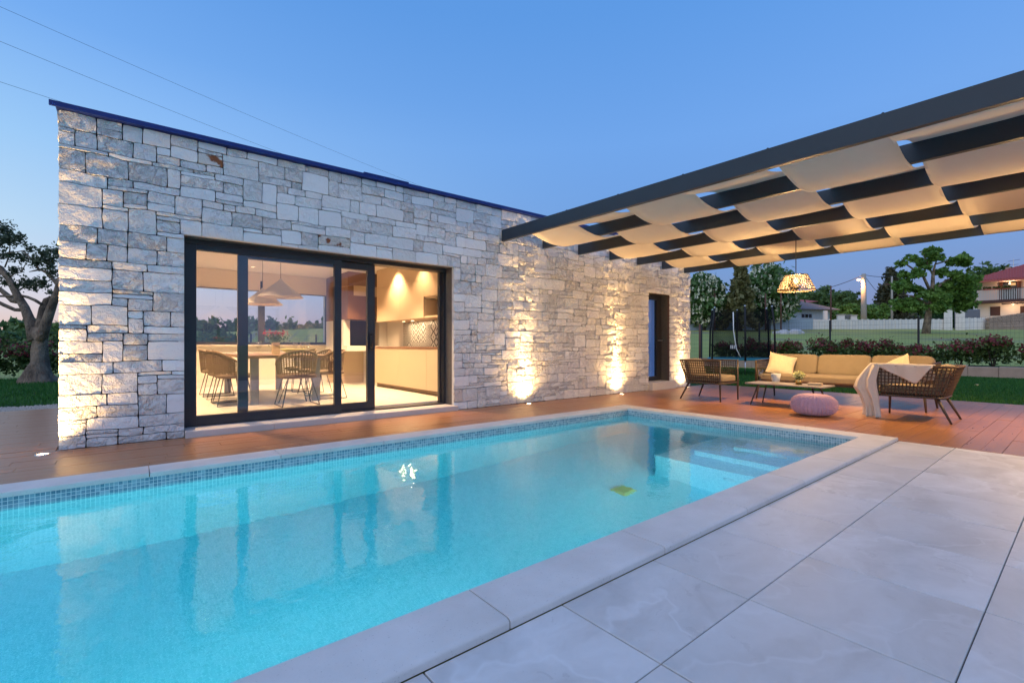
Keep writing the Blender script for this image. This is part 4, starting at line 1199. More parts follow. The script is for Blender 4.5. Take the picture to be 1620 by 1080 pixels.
bd = MB(); bd.box(21.35, -6, -.06, 23.2, 16, .28); tag(bd.build('planting_bed', M['lawn']), kind='structure')
sw = empty('garden_edging', 'low rough stone edging wall between the lawn and the red bushes', 'low wall', (21.3, 0, 0))
y = -6.
while y < 15:
    L = random.uniform(.5, 1.1); q = MB(); q.bbox(-.14+random.uniform(0, .05), y+.006, -.04, .045, min(15, y+L)-.006, .33+random.uniform(-.04, .03), .02); q.build('stone', M['brickstone'], sw); y += L
hp = [(1.2, -4.6), (.95, -3.5), (1.1, -2.4), (.9, -1.3), (1.2, -.2), (1.0, .9), (1.15, 2.0), (1.05, 3.0), (.75, 4.0), (1.0, 5.0), (1.05, 6.1), (1.15, 7.1), (.95, 8.1), (.85, 9.1), (1.0, 10.1), (.9, 11.2)]
pos_word = ['rightmost', 'second from the right', 'third from the right', 'fourth from the right', 'fifth from the right', 'sixth from the right', 'seventh from the right', 'eighth from the right', 'eighth from the stone house', 'seventh from the stone house', 'sixth from the stone house', 'fifth from the stone house', 'fourth from the stone house', 'third from the stone house', 'second from the stone house', 'nearest the stone house']
for (h, y), wd in zip(hp, pos_word):
    bush('red tipped bush by the wire fence, %s along the bed' % wd, 22.2+random.uniform(-.2, .2), y+random.uniform(-.2, .2), .25, .62, h, .45)
def wire_fence(label, p0, p1, h, span, base):
    f = empty('wire_fence', label, 'fence', (0, 0, 0))
    p0, p1 = Vector(p0), Vector(p1); L = (p1-p0).length; n_ = max(1, round(L/span)); d = (p1-p0)/n_
    for i in range(n_+1):
        a = p0+d*i; zb = base(a.x, a.y); q = MB(); q.box(a.x-.03, a.y-.03, zb-.1, a.x+.03, a.y+.03, zb+h+.05); q.build('post', M['post'], f)
    for i in range(n_):
        a, c = p0+d*i, p0+d*(i+1); za, zc = base(a.x, a.y), base(c.x, c.y); q = MB(); m_ = round(d.length/.10)
        for k in range(1, m_):
            t = k/m_; x, y, z = a.x+(c.x-a.x)*t, a.y+(c.y-a.y)*t, za+(zc-za)*t; q.path([(x, y, z), (x, y, z+h)], .0022, 3, False)
        for k in range(10):
            z = h*k/9; q.path([(a.x, a.y, za+z), (c.x, c.y, zc+z)], .0028, 3, False)
        q.build('mesh_panel', M['fence'], f)
    return f
wire_fence('dark wire mesh fence with black posts behind the red bushes', (23.1, -7.36, 0), (23.1, 15.76, 0), 1.70, 2.89, lambda x, y: .28)
for (px, py, lb) in ((2, 545, ''),):
    wire_fence('dark wire mesh fence behind the hedge at the far left', (-14, 21.6, 0), (9, 21.6, 0), 1.45, 2.55, lambda x, y: -.05)
# left hedge
for k in range(9):
    x = -7.6+k*1.05
    bush('dark purple tipped bush in the left hedge, %s' % ['leftmost', 'second from left', 'third from left', 'fourth from left', 'left of the gnarled tree', 'behind the gnarled tree', 'right of the gnarled tree', 'second right of the gnarled tree', 'last before the house hides it'][k], x, 20.9+random.uniform(-.15, .15), -.03, .72, random.uniform(1.05, 1.3), .35, 1300)
# small garden light
o = MB().lathe([(.03,0),(.03,.03),(.012,.045)], (0,0,0), 12).build('garden_light', M['yellowplastic'], None, True); o.location = (16.37, 1.85, -.022); o.scale = (2, 2, 1); tag(o, 'small yellow garden light set in the lawn at the right', 'garden light')

tc = P(1172, 545, 16.6)
lpc = P(1160.5, 549, 15.75)-tc
tp = empty('trampoline', 'round trampoline with teal pad and black safety net on the lawn', 'trampoline', (tc.x, tc.y, -.02))
TR = 1.08
q = MB(); q.lathe([(TR-.24, .53), (TR-.22, .56), (TR-.02, .565), (TR+.02, .53), (TR, .50), (TR-.24, .51)], (0,0,0), 40, False); q.build('pad', M['pad'], tp, True)
q = MB(); q.lathe([(0, .525), (TR-.23, .53)], (0,0,0), 40, False); q.build('mat', M['foam'], tp)
NP = 6; a0 = math.atan2(-tc.y, -tc.x)
net = MB(); net.lathe([(TR-.12, .55), (TR-.16, 1.2), (TR-.14, 1.9), (TR-.1, 2.22)], (0,0,0), 48, False); net.build('safety_net', M['net'], tp, True)
for k in range(NP):
    a = a0+.12+2*math.pi*k/NP; ca, sa = math.cos(a), math.sin(a)
    q = MB(); q.path([((TR+.04)*ca, (TR+.04)*sa, .50), ((TR+.02)*ca, (TR+.02)*sa, 1.6), ((TR-.06)*ca, (TR-.06)*sa, 2.27)], .032, 8); q.build('pole', M['foam'], tp, True)
    q = MB(); q.lathe([(.036, 0), (.03, .05), (.0, .06)], ((TR-.06)*ca, (TR-.06)*sa, 2.27), 8); q.build('pole_cap', M['steel'], tp, True)
    q = MB(); q.path([((TR+.01)*ca, (TR+.01)*sa, .50), ((TR-.01)*ca, (TR-.01)*sa, .0)], .022, 8); q.build('leg', M['steel'], tp, True)
lx = P(1160, 560, 15.6)
q = MB(); q.path([Vector((lx.x, lx.y, 2.1))-tc+Vector((0,0,tc.z+.0)), Vector((lx.x+.02, lx.y, 1.5))-tc+Vector((0,0,tc.z)), Vector((lx.x+.1, lx.y-.05, .9))-tc+Vector((0,0,tc.z)), Vector((lx.x+.2, lx.y-.15, .6))-tc+Vector((0,0,tc.z))], .018, 6)
q.v = [(v[0], v[1], v[2]-0.0) for v in q.v]
q.build('door_strap', M['inlet'], tp, True)
lpz = lpc.z+tc.z+.02
MB().box(lpc.x-.012, lpc.y-.13, lpz-.09, lpc.x+.012, lpc.y+.13, lpz+.10).build('sign_patch', M['foam'], tp)
q = MB()
for k in range(4): q.box(lpc.x-.016, lpc.y-.105+k*.057, lpz-.05, lpc.x-.0125, lpc.y-.075+k*.057, lpz+.065)
q.build('printed_bars', M['inlet'], tp)

# ------------------------------------------------------------------ trees
def blob_leaves(blobs, n, per, s0, s1, shell=.55, flat=1.):
    "leaf clusters through ellipsoid blobs; returns quads and tint"
    vol = np.array([b_[3]*b_[4]*b_[5] for b_ in blobs])**.8; pr = vol/vol.sum()
    ncl = max(1, n//per); bi = rng.choice(len(blobs), ncl, p=pr); Bm = np.array(blobs, float)
    d = rng.normal(size=(ncl, 3)); d /= np.linalg.norm(d, axis=1)[:, None]
    rad = rng.uniform(shell, 1., (ncl, 1))
    cc = Bm[bi, :3]+d*rad*Bm[bi, 3:6]
    spread = .28*Bm[bi, 3:6].mean(1)*.55
    idx = np.repeat(np.arange(ncl), per)
    c = cc[idx]+rng.normal(size=(ncl*per, 3))*spread[idx][:, None]*np.array([1, 1, flat])
    cl_t = rng.uniform(0, 1, ncl)
    return leafq(c, rng.uniform(s0, s1, len(c))), np.clip(.7*cl_t[idx]+rng.uniform(0, .5, len(c)), 0, 1), cc
def tree(name, label, cat, base, blobs, n, s, mat, trunk, bark=None, per=14, group=None, shell=.5, flat=.8):
    "blobs relative to base; trunk: list of (points, radii)"
    o = empty(name, label, cat, base, 0, group)
    q = MB()
    for pts, rd in trunk: q.path(pts, rd, 8)
    q.build('trunk', bark or M['darkbark'], o, True)
    Q, T, cc = blob_leaves(blobs, n, per, s*.6, s, shell, flat)
    quads_mesh('crown', Q, mat, o, T)
    return o, cc
def gz(p, dz=0): return Vector((p.x, p.y, ground_z(p.x, p.y)+dz))
def px_m(d): return d/FPX          # metres per photo pixel at distance d

# far wood behind everything (left) and the wooded ridge (right)
def wood(name, pts, n, s, mat):
    Q, T, _ = blob_leaves(pts, n, 16, s*.6, s, .3, .8); return tag(quads_mesh(name, Q, mat, col=T), kind='stuff')
bl = []
for k in range(70):
    px = -420+k*21; d = 170+random.uniform(-12, 25); p = P(px, 545, d); h = 10.5+random.uniform(-2, 2.2); bl.append((p.x, p.y, h*.45, 6.5, 6.5, h*.55))
wood('far_woodland', bl, 26000, 1.5, M['woodleaf'])
bl = []
for k in range(40):
    px = -300+k*34; d = 120+random.uniform(-8, 8); p = P(px, 545, d); h = 5.4+random.uniform(-.7, .7); bl.append((p.x, p.y, h*.42, 4.5, 4.5, h*.5))
wood('far_hedgerow', bl, 14000, .9, M['woodleaf'])

# gnarled tree at left
gt = empty('olive_tree', 'gnarled pollarded tree with thick pale trunk on the lawn left of the house', 'tree', (-1.87, 17.95, -.03))
q = MB()
trk = [(0, 0, -.1), (.0, 0, .10), (.0, 0, .28), (.02, 0, .55), (.03, 0, .85), (.03, 0, 1.15), (.03, .0, 1.36), (.03, .0, 1.5)]
q.path(trk, [.47, .38, .285, .215, .18, .175, .215, .15], 20)
q.v = [(v[0]+.11*noise.noise((v[0]*5, v[1]*5, v[2]*4.5)), v[1]+.11*noise.noise((v[0]*4+9, v[1]*4, v[2]*3.5)), v[2]) for v in q.v]
q.build('trunk', M['bark'], gt, True)
RV = Vector((ST, -CT, 0)); FV = Vector((CT, ST, 0))
TM = 12.75/FPX
def tp_(px, py, f=0): return tuple(RV*((px-63)*TM)+FV*f+Vector((0, 0, 1.03+(545-py)*TM)))
limbs = [([(58,538), (52,512), (42,486), (30,466), (16,440), (2,424), (-20,412)], [.20,.15,.125,.11,.10,.085,.06]),
         ([(60,538), (64,510), (67,488), (72,474), (84,468), (98,462)], [.17,.13,.11,.10,.085,.07]),
         ([(68,538), (78,512), (88,488), (99,466), (108,440)], [.17,.14,.12,.10,.08]),
         ([(108,440), (96,452), (86,440), (76,430), (66,426), (50,430)], [.08,.08,.065,.05,.03,.015]),
         ([(36,476), (20,474), (8,466), (-12,452), (-25,430)], [.11,.09,.075,.06,.05]),
         ([(44,490), (28,490), (14,482), (0,474), (-25,468)], [.07,.06,.055,.05,.04]),
         ([(70,482), (58,474), (46,470), (34,467), (14,468), (-10,468)], [.05,.05,.045,.04,.035,.03]),
         ([(10,424), (12,408), (12,392), (8,376)], [.02,.02,.018,.012]),
         ([(66,428), (58,410), (46,398), (28,402)], [.04,.03,.025,.015]),
         ([(16,440), (26,432), (36,430), (42,418)], [.03,.025,.02,.012]),
         ([(-20,412), (-8,396), (4,380), (14,366)], [.05,.04,.03,.02])]
for k, (pts, rd) in enumerate(limbs):
    q = MB(); q.path([tp_(x_, y_, .25*math.sin(k*2.1)*(i/len(pts))) for i, (x_, y_) in enumerate(pts)], [q_*.8 for q_ in rd], 9); q.v = [(v[0]+.03*noise.noise((v[0]*5, v[1]*5, v[2]*5)), v[1], v[2]+.03*noise.noise((v[0]*5, v[2]*5, 4))) for v in q.v]; q.build('branch', M['bark'], gt, True)
def B3(px, py, rx, rz, f=0):
    v = tp_(px, py, f); return (v[0], v[1], v[2], rx*TM*1.1, rx*TM*1.1, rz*TM*1.45)
Q, T, _ = blob_leaves([B3(8,362,14,10), B3(16,378,16,10), B3(-4,384,14,10), B3(34,376,10,7), B3(50,392,9,6), B3(72,402,13,9), B3(80,414,12,9), B3(62,414,12,8), B3(40,408,12,7), B3(22,402,12,6), B3(4,404,12,7), B3(86,430,10,9), B3(84,462,7,6), B3(70,448,9,8), B3(26,428,10,7), B3(46,446,12,9), B3(60,452,8,9), B3(-8,430,12,9), B3(10,446,8,7), B3(30,452,8,5), B3(92,398,12,10)], 3800, 2, .028, .055, .0)
quads_mesh('crown', Q, M['oliveleaf'], gt, T)

# chestnuts in blossom, right
def chestnut(label, px, d, wpx, hpx, seed):
    b0 = gz(P(px, 545, d)); m_ = px_m(d); W_, H_ = wpx*m_/2, hpx*m_
    top = 1+(545-(520-hpx))*m_   # not used
    z0 = .12*H_
    bl = [(0, 0, z0+H_*.45, W_*.92, W_*.92, H_*.44), (0, 0, z0+H_*.68, W_*.62, W_*.62, H_*.27), (W_*.35, -W_*.3, z0+H_*.3, W_*.6, W_*.6, H_*.25), (-W_*.4, .3*W_, z0+H_*.3, W_*.6, W_*.6, H_*.25)]
    o, cc = tree('chestnut_tree', label, 'tree', b0, bl, 9000, .34*d/50, M['chestnut'], [([(0,0,-.3),(0,0,H_*.2),(0,0,H_*.6)], [.3,.26,.1])], per=18, group='blossoming chestnut trees', shell=.55)
    nb = 560; d_ = rng.normal(size=(nb, 3)); d_ /= np.linalg.norm(d_, axis=1)[:, None]; bi = rng.choice(4, nb, p=[.45, .25, .15, .15]); Bm = np.array(bl)
    c = Bm[bi, :3]+d_*Bm[bi, 3:6]*1.04
    Qs = []
    for k in range(5):
        cc_ = c+np.array([0, 0, .09*(k-2)])*d/50+rng.normal(0, .03, (nb, 3)); Qs.append(leafq(cc_, (.20-.026*k)*d/50))
    Q = np.concatenate(Qs); quads_mesh('blossom', Q, M['blossom'], o, rng.uniform(0, 1, len(Q)))
chestnut('dark chestnut tree with white blossom candles next to the stone wall', 1113, 52, 74, 84, 1)
chestnut('taller dark chestnut with white blossom candles right of the drooping conifer', 1213, 54, 84, 96, 2)
def conifer(label, px, d, wpx, hpx, mat, droop, n=7000, s=.4):
    b0 = gz(P(px, 545, d)); m_ = px_m(d); W_, H_ = wpx*m_/2, hpx*m_
    o = empty('conifer_tree', label, 'tree', b0)
    q = MB(); q.path([(0,0,-.3),(0,0,H_*.5),(0,0,H_*.97)], [.32,.22,.03], 8); q.build('trunk', M['darkbark'], o, True)
    nb = 90; t = rng.uniform(.18, 1, nb); an = rng.uniform(0, 6.28, nb); Ls = W_*(1.03-t)**.75*rng.uniform(.65, 1.1, nb)
    per = n//nb; u = np.sqrt(rng.uniform(0, 1, (nb, per)))
    x = Ls[:, None]*u*np.cos(an)[:, None]; y = Ls[:, None]*u*np.sin(an)[:, None]; z = H_*t[:, None]-droop*Ls[:, None]*u**1.5-np.abs(rng.normal(0, .12*W_, (nb, per)))*u
    c = np.stack([x, y, z], -1).reshape(-1, 3)+rng.normal(0, .06*W_, (nb*per, 3))
    T = np.repeat(rng.uniform(0, 1, nb), per)*.7+rng.uniform(0, .3, nb*per)
    quads_mesh('crown', leafq(c, rng.uniform(s*.5, s, len(c))), mat, o, T); return o
conifer('brownish drooping conifer between the two blossoming chestnuts', 1170, 50, 70, 108, M['conifer'], .55)
conifer('dark conifer behind the pole with the crossbar', 1410, 75, 84, 92, M['darkconifer'], .2)
# the big open tree
b0 = gz(P(1470, 545, 44)); m_ = px_m(44)
def V2(dx, z, f=0): return tuple(RV*(dx*m_)+FV*f+Vector((0, 0, z*m_)))
ot = [([V2(-6,-6), V2(-2,25), V2(5,62), V2(6,92), V2(9,108), V2(14,122)], [.36,.27,.20,.13,.07,.02]), ([V2(4,62), V2(-10,92), V2(-34,108), V2(-44,118)], [.14,.11,.07,.03]), ([V2(5,66), V2(26,84), V2(48,92)], [.13,.09,.04]), ([V2(0,45), V2(-22,58), V2(-40,62)], [.12,.08,.03]), ([V2(5,55,.5), V2(30,60,1), V2(56,58,1)], [.12,.08,.03]), ([V2(6,92), V2(-6,118), V2(-12,130)], [.08,.06,.03]), ([V2(10,110), V2(40,118), V2(66,112)], [.07,.05,.02])]
def BB(dx, z, r, rz, f=0): v = V2(dx, z, f); return (v[0], v[1], v[2], r*m_, r*m_, rz*m_)
ob = [BB(-30,52,24,14), BB(-42,72,18,12), BB(-14,75,22,12), BB(-28,92,18,9), BB(-36,112,16,7), BB(-8,112,18,8), BB(14,124,20,8), BB(40,118,20,8), BB(62,112,14,6), BB(70,104,9,5), BB(26,96,18,8), BB(46,84,20,9), BB(38,62,24,14,1), BB(62,62,22,14,1), BB(14,50,20,14), BB(56,44,20,10,1), BB(-6,128,14,6), BB(30,78,16,8), BB(76,74,14,10,1), BB(-20,40,18,8), BB(72,86,14,9,1), BB(74,60,13,10,1), BB(70,48,13,8,1), BB(52,74,16,9), BB(80,66,9,8,1)]
ob2 = []
random.seed(4)
for q_ in ob:
    for _ in range(4):
        d_ = rng.normal(size=3); d_ /= np.linalg.norm(d_); k_ = rng.uniform(.35, 1.0); sc_ = rng.uniform(.38, .66)
        ob2.append((q_[0]+d_[0]*q_[3]*k_, q_[1]+d_[1]*q_[3]*k_, q_[2]+d_[2]*q_[5]*k_*1.25, q_[3]*sc_, q_[4]*sc_, q_[5]*sc_*1.35))
ob = ob2
tree('broadleaf_tree', 'big open crowned green tree before the white boundary wall', 'tree', b0, ob, 15000, .24, M['oakleaf'], ot, M['bark'], per=9, shell=.1)
# row of background trees
for k, (px, d, wpx, top, mat, lb) in enumerate(((1268, 85, 60, 455, 'woodleaf', 'round dark tree right of the taller chestnut, behind the grey house'), (1300, 90, 64, 446, 'woodleaf', 'round dark tree directly above the grey house roof'), (1336, 82, 54, 456, 'woodleaf', 'round dark tree just left of the lit street lamp'), (1345, 70, 44, 478, 'oakleaf', 'small bright green tree left of the concrete lamp post base'),
        (1382, 72, 50, 480, 'oakleaf', 'small mid green tree right of the concrete lamp post'), (1440, 88, 70, 470, 'woodleaf', 'dark tree behind the crossbar pole, left of the big open tree'), (1498, 84, 56, 462, 'woodleaf', 'dark tree behind the white gate pillars'), (1560, 110, 74, 412, 'woodleaf', 'dark tree rising behind the left of the red roof'), (1610, 112, 76, 416, 'woodleaf', 'dark tree rising behind the ridge of the red roof'), (1532, 70, 42, 470, 'oakleaf', 'green tree in front of the balcony house corner'), (1240, 88, 50, 470, 'woodleaf', 'dark tree hidden partly by the hanging lamp'), (1090, 80, 60, 470, 'woodleaf', 'dark tree at the edge of the stone wall'))):
    b0 = gz(P(px, 545, d)); m_ = px_m(d); H_ = 1+(545-top)*m_-b0.z; W_ = wpx*m_/2
    bl = [(random.uniform(-.5, .5)*W_, random.uniform(-.5, .5)*W_, H_*random.uniform(.3, .78), W_*random.uniform(.4, .62), W_*random.uniform(.4, .62), H_*random.uniform(.16, .26)) for _ in range(9)]+[(0, 0, H_*.5, W_*.75, W_*.75, H_*.42)]
    tree('broadleaf_tree', lb, 'tree', b0, bl, 4200, .42*d/80, M[mat], [([(0,0,-.5),(0,0,H_*.5)], [.3,.15])], per=16, group='trees beyond the white wall')
bl = []
for k in range(30):
    px = 1080+k*22; d = 128+random.uniform(-8, 8); p = P(px, 545, d); b0 = ground_z(p.x, p.y); m_ = px_m(d); H_ = 1+(545-(476+random.uniform(-7, 7)))*m_-b0; bl.append((p.x, p.y, b0+H_*.45, 3.5, 3.5, H_*.55))
wood('background_wood', bl, 14000, .9, M['woodleaf'])

# ------------------------------------------------------------------ village beyond the field
def wall_run(name, label, cat, pxs, d0, d1, ztop_px, mat, panel, post_mat=None):
    "a panelled boundary wall seen from px a to b"
    a, c = pxs; f = empty(name, label, cat, gz(P(a, 545, d0)))
    A, C = P(a, ztop_px[0], d0), P(c, ztop_px[1], d1); L = (Vector((C.x, C.y))-Vector((A.x, A.y))).length; n_ = max(1, int(L/panel))
    for i in range(n_):
        p, q_ = A.lerp(C, i/n_), A.lerp(C, (i+1)/n_)
        zb = min(ground_z(p.x, p.y), ground_z(q_.x, q_.y))-.3
        dx = (q_-p); dx.z = 0; dx.normalize(); nn = Vector((-dx.y, dx.x, 0))*.06
        p2, q2 = p+dx*.03, q_-dx*.03
        mb = MB(); vs_ = []
        for (pt_, z) in ((p2, zb), (q2, zb), (q2, q_.z), (p2, p.z)):
            vs_ += [tuple(Vector((pt_.x, pt_.y, z))+nn), tuple(Vector((pt_.x, pt_.y, z))-nn)]
        mb.add(vs_, [(0,2,4,6),(1,7,5,3),(0,1,3,2),(4,5,7,6),(2,3,5,4),(0,6,7,1)])
        mb.v = [tuple(Vector(v)-f.location) for v in mb.v]; mb.build('panel', mat, f)
        mb = MB(); e_ = .09; mb.box(p.x-e_, p.y-e_, zb, p.x+e_, p.y+e_, p.z+.06); mb.v = [tuple(Vector(v)-f.location) for v in mb.v]; mb.build('post', post_mat or mat, f)
    return f
wall_run('boundary_wall', 'blue grey panel wall across the field behind the trampoline', 'wall', (1085, 1286), 52, 55, (507, 505), M['bluewall'], 3.0)
wall_run('boundary_wall', 'white slatted boundary wall right of the blue grey wall, up to the gate', 'wall', (1287, 1494), 55, 55, (506, 505), M['whitewall'], .62, M['whitewall'])
wall_run('boundary_wall', 'short white slatted wall right of the gate pillars', 'wall', (1524, 1562), 55, 55, (503, 503), M['whitewall'], .62, M['whitewall'])
# rubble wall right
rw = empty('rubble_wall', 'rough brownish stone garden wall below the balcony house', 'wall', gz(P(1561, 545, 54.5)))
A, C = P(1561, 503, 54.5), P(1650, 490, 54.5)
ncol, nrow = 26, 7
for i in range(ncol):
    for k in range(nrow):
        off = .5 if k % 2 else 0
        t0, t1 = (i+off)/ncol, (i+off+1)/ncol
        p, q_ = A.lerp(C, min(1, t0)), A.lerp(C, min(1, t1))
        if t1 > 1.001: continue
        zb = ground_z(p.x, p.y)-.1; hh = (p.z-zb)/nrow; z0 = zb+k*hh
        dx = (q_-p); dx.z = 0; dx.normalize(); nn = Vector((-dx.y, dx.x, 0)); jn = random.uniform(-.03, .03); p2, q2 = p+dx*.015, q_-dx*.015
        mb = MB(); vs_ = []
        for (pt_, z) in ((p2, z0+.012), (q2, z0+.012), (q2, z0+hh-.012), (p2, z0+hh-.012)):
            vs_ += [tuple(Vector((pt_.x, pt_.y, z))+nn*.2-rw.location), tuple(Vector((pt_.x, pt_.y, z))-nn*(.2+jn)-rw.location)]
        mb.add(vs_, [(0,2,4,6),(1,7,5,3),(0,1,3,2),(4,5,7,6),(2,3,5,4),(0,6,7,1)]); mb.build('stone', M['brickstone'], rw)
def pillar(label, px, pyt, wpx, d, group='white gate pillars'):
    p = gz(P(px, 545, d)); m_ = px_m(d); top = 1+(545-pyt)*m_; w_ = wpx*m_/2
    o = empty('gate_pillar', label, 'pillar', p, -R(82) if px > 1490 else -R(62), group)
    MB().box(-w_, -w_, -.3, w_, w_, top-p.z-.1).build('shaft', M['whitewall'], o); MB().bbox(-w_*1.25, -w_*1.25, top-p.z-.099, w_*1.25, w_*1.25, top-p.z, .03).build('cap', M['concrete'], o)
pillar('white gate pillar left of the open gap near the big tree', 1500, 488, 10, 54.8); pillar('white gate pillar right of the open gap, by the grey shed', 1519, 486, 11, 54.8)
pillar('white pillar left of the dark gate, right of the grey house', 1330, 497, 9, 58); pillar('white pillar right of the dark gate, beside the concrete lamp post', 1350, 498, 8, 58)
for px, lb in ((1136, 'short white pillar behind the left of the trampoline net'), (1177, 'short white pillar behind the middle of the trampoline'), (1213, 'short white pillar behind the right of the trampoline'), (1246, 'short white pillar below the hanging lamp')): pillar(lb, px, 498, 5.5, 56)
gq = empty('metal_gate', 'dark metal gate between two white pillars beside the lamp post', 'gate', gz(P(1340, 545, 58)), -R(39))
for k in range(7): MB().box(-.55+k*.17, -.02, .1, -.45+k*.17, .02, 1.75).build('slat', M['slab'], gq)
MB().box(-.62, -.03, .35, .66, .03, .43).build('rail', M['slab'], gq); MB().box(-.62, -.03, 1.5, .66, .03, 1.58).build('rail', M['slab'], gq)
def hedge_block(label, px, pyt, wpx, d):
    p = gz(P(px, 545, d)); m_ = px_m(d); h = 1+(545-pyt)*m_-p.z; w_ = wpx*m_/2
    o = empty('clipped_hedge', label, 'hedge', p, -R(39)); n_ = 1600
    c = rng.uniform(-1, 1, (n_, 3)); ax = rng.integers(0, 3, n_); c[np.arange(n_), ax] = np.sign(c[np.arange(n_), ax]); c = c*np.array([w_, .6, h/2])+np.array([0, 0, h/2])
    quads_mesh('foliage', leafq(c, rng.uniform(.1, .2, n_)), M['hedge'], o, rng.uniform(0, 1, n_))
hedge_block('dark clipped hedge block just behind the gate pillars', 1497, 482, 24, 60); hedge_block('low clipped hedge left of the gate pillars', 1478, 492, 18, 59)
# grey house
def local_house(name, label, px, d, rz): return empty(name, label, 'house', gz(P(px, 545, d)), rz)
d = 62; m_ = px_m(d); zt = lambda py, o: 1+(545-py)*m_-o.location.z
gh = local_house('grey_house', 'low pale house with grey tiled roof beyond the blue grey wall', 1284, d, -R(39)+R(12))
w1, dp = 34*m_, 3.2; hz = zt(490, gh)
MB().box(-w1, 0, -.3, w1, 2*dp, hz).build('wall', M['bluewall'], gh)
q = MB(); q.add([(-w1-.9, -.8, hz), (w1+.9, -.8, hz), (w1+.9, 2*dp+.8, hz), (-w1-.9, 2*dp+.8, hz), (-w1*.35, dp, hz+1.45), (w1*.35, dp, hz+1.45)], [(0,1,5,4),(1,2,5),(2,3,4,5),(3,0,4),(3,2,1,0)])
q2_ = MB(); q2_.box(-w1-.9, -.82, hz-.12, w1+.9, -.8, hz+.02); gr = q.build('roof', M['greyroof'], gh)
for k in range(30):
    t = k/29; x = -w1-.8+t*(2*w1+1.6); MB().path([(x, -.8, hz+.03), (x*.36/1., dp-.1, hz+1.44)], .05, 4, False).build('tile_row', M['greyroof'], gr)
for k in range(3):
    f = MB().box(-w1*.55+k*.55, -.05, hz-1.0, -w1*.55+k*.55+.42, .0-.001, hz-.55).build('window', M['darkglass'], gh)
MB().box(-w1*.95, -1.6, -.3, w1*.12, -1.45, hz-1.35).build('porch_wall', M['housewall'], gh); MB().box(w1*.12, -1.62, -.3, w1*.30, -1.4, hz-.2).build('porch_pillar', M['whitewall'], gh)
# small red ridge behind
rr_ = local_house('small_house', 'house with reddish roof peeping above the grey roof', 1262, 74, -R(39)); mm = px_m(74); zz = lambda py: 1+(545-py)*mm-rr_.location.z
MB().box(-1.5, 0, -.3, 2.2, 4, zz(480)).build('wall', M['housewall'], rr_); q = MB(); q.add([(-2.2, -.6, zz(481)), (2.9, -.6, zz(477)), (2.9, 4.6, zz(477)), (-2.2, 4.6, zz(481)), (-2.2, 2, zz(470)), (2.4, 2, zz(472))], [(0,1,5,4),(2,3,4,5),(0,4,3),(1,2,5),(3,2,1,0)]); q.build('roof', M['rooftile'], rr_)
# balcony house right
d = 66; m_ = px_m(d)
bh = local_house('balcony_house', 'white two storey house with red tiled roof, brown shutters and balcony', 1542, d, -R(86))
bh.scale = (.8, 1, 1)
Z = lambda py: 1+(545-py)*m_-bh.location.z
Wd = 24.0
MB().box(0, 0, -.3, Wd, 9, Z(447)).build('wall', M['housewall'], bh)
bal = MB().box(-.1, -1.7, Z(481), Wd, -.002, Z(477)).build('balcony', M['brown'], bh)
for k in range(60):
    x = -.05+k*.20
    if x < 12: MB().box(x, -1.68, Z(476.8), x+.06, -1.64, Z(461)).build('baluster', M['ceramic'], bal)
MB().box(-.08, -1.7, Z(461), 12, -1.62, Z(460)).build('rail', M['brown'], bal)
for k in range(3):
    n_ = 160; c = rng.uniform(-1, 1, (n_, 3))*np.array([.5, .14, .16])+np.array([1.6+k*1.15, -1.75, Z(458.5)]); MB().box(1.1+k*1.15, -1.85, Z(461.5), 2.1+k*1.15, -1.7, Z(459.6)).build('planter', M['rooftile'], bal); quads_mesh('planter_leaves', leafq(c, .11), M['shrub'], bal, rng.uniform(0, 1, n_))
for (xa, xb, pa, pb) in ((2.95, 3.4, 449, 476), (5.0, 5.5, 449, 476)): MB().box(xa, -.06, Z(pb), xb, -.003, Z(pa)).build('shutter', M['brown'], bh)
wd_ = MB().box(3.42, -.05, Z(476), 4.98, -.004, Z(449)).build('window', M['darkglass'], bh)
for k in range(2): MB().box(3.45+k*.8, -.07, Z(475), 4.1+k*.8, -.052, Z(450)).build('pane', M['darkglass'], wd_)
MB().box(4.3, -.10, Z(455), 4.9, -.075, Z(451)).build('lit_panel', emit('lit_room', (1,.55,.22), .9), wd_)
for k, x in enumerate((6.2, 9.2)): MB().box(x, -1.6, Z(476.8), x+.55, -1.1, Z(447)).build('column', M['whitewall'], bh)
for k, x in enumerate((-.05, 6.2)): MB().box(x, -1.66, -.3, x+.45, -1.2, Z(481.2)).build('column', M['whitewall'], bh)
MB().box(1.9, -.05, Z(500), 3.1, -.004, Z(486)).build('window', M['brown'], bh); MB().box(5.4, -.05, Z(498), 6.2, -.004, Z(487)).build('door', M['brown'], bh); MB().box(7.4, -.05, Z(498), 8.6, -.004, Z(487)).build('window', M['brown'], bh)
q = MB(); q.box(3.3, -2.4, Z(484.5), 9.5, -1.71, Z(483)); q.build('porch_canopy', M['brown'], bh)
zr = Z(447); rz_ = Z(398)
q = MB(); q.add([(-1.2, -2.3, zr), (Wd+1, -2.3, zr), (Wd+1, 14.7, zr), (-1.2, 14.7, zr), (13.2, 6.2, rz_), (Wd-3, 6.2, rz_)], [(0,1,5,4),(1,2,5),(2,3,4,5),(3,0,4),(3,2,1,0)]); rf = q.build('roof', M['rooftile'], bh)
q = MB(); q.box(-1.25, -2.34, zr-.22, Wd+1, -2.305, zr+.03); q.build('fascia', M['rooftile'], rf)
for k in range(62):
    x = -1.1+k*.36; t = max(0., min(1., (x+1.2)/14.4)); 
    p0 = Vector((x, -2.28, zr+.04)); p1 = Vector((x, -2.3+8.5*t, zr+(rz_-zr)*t+.04))
    if t > .04: MB().path([p0, p1], .085, 5, False).build('tile_row', M['rooftile'], rf)
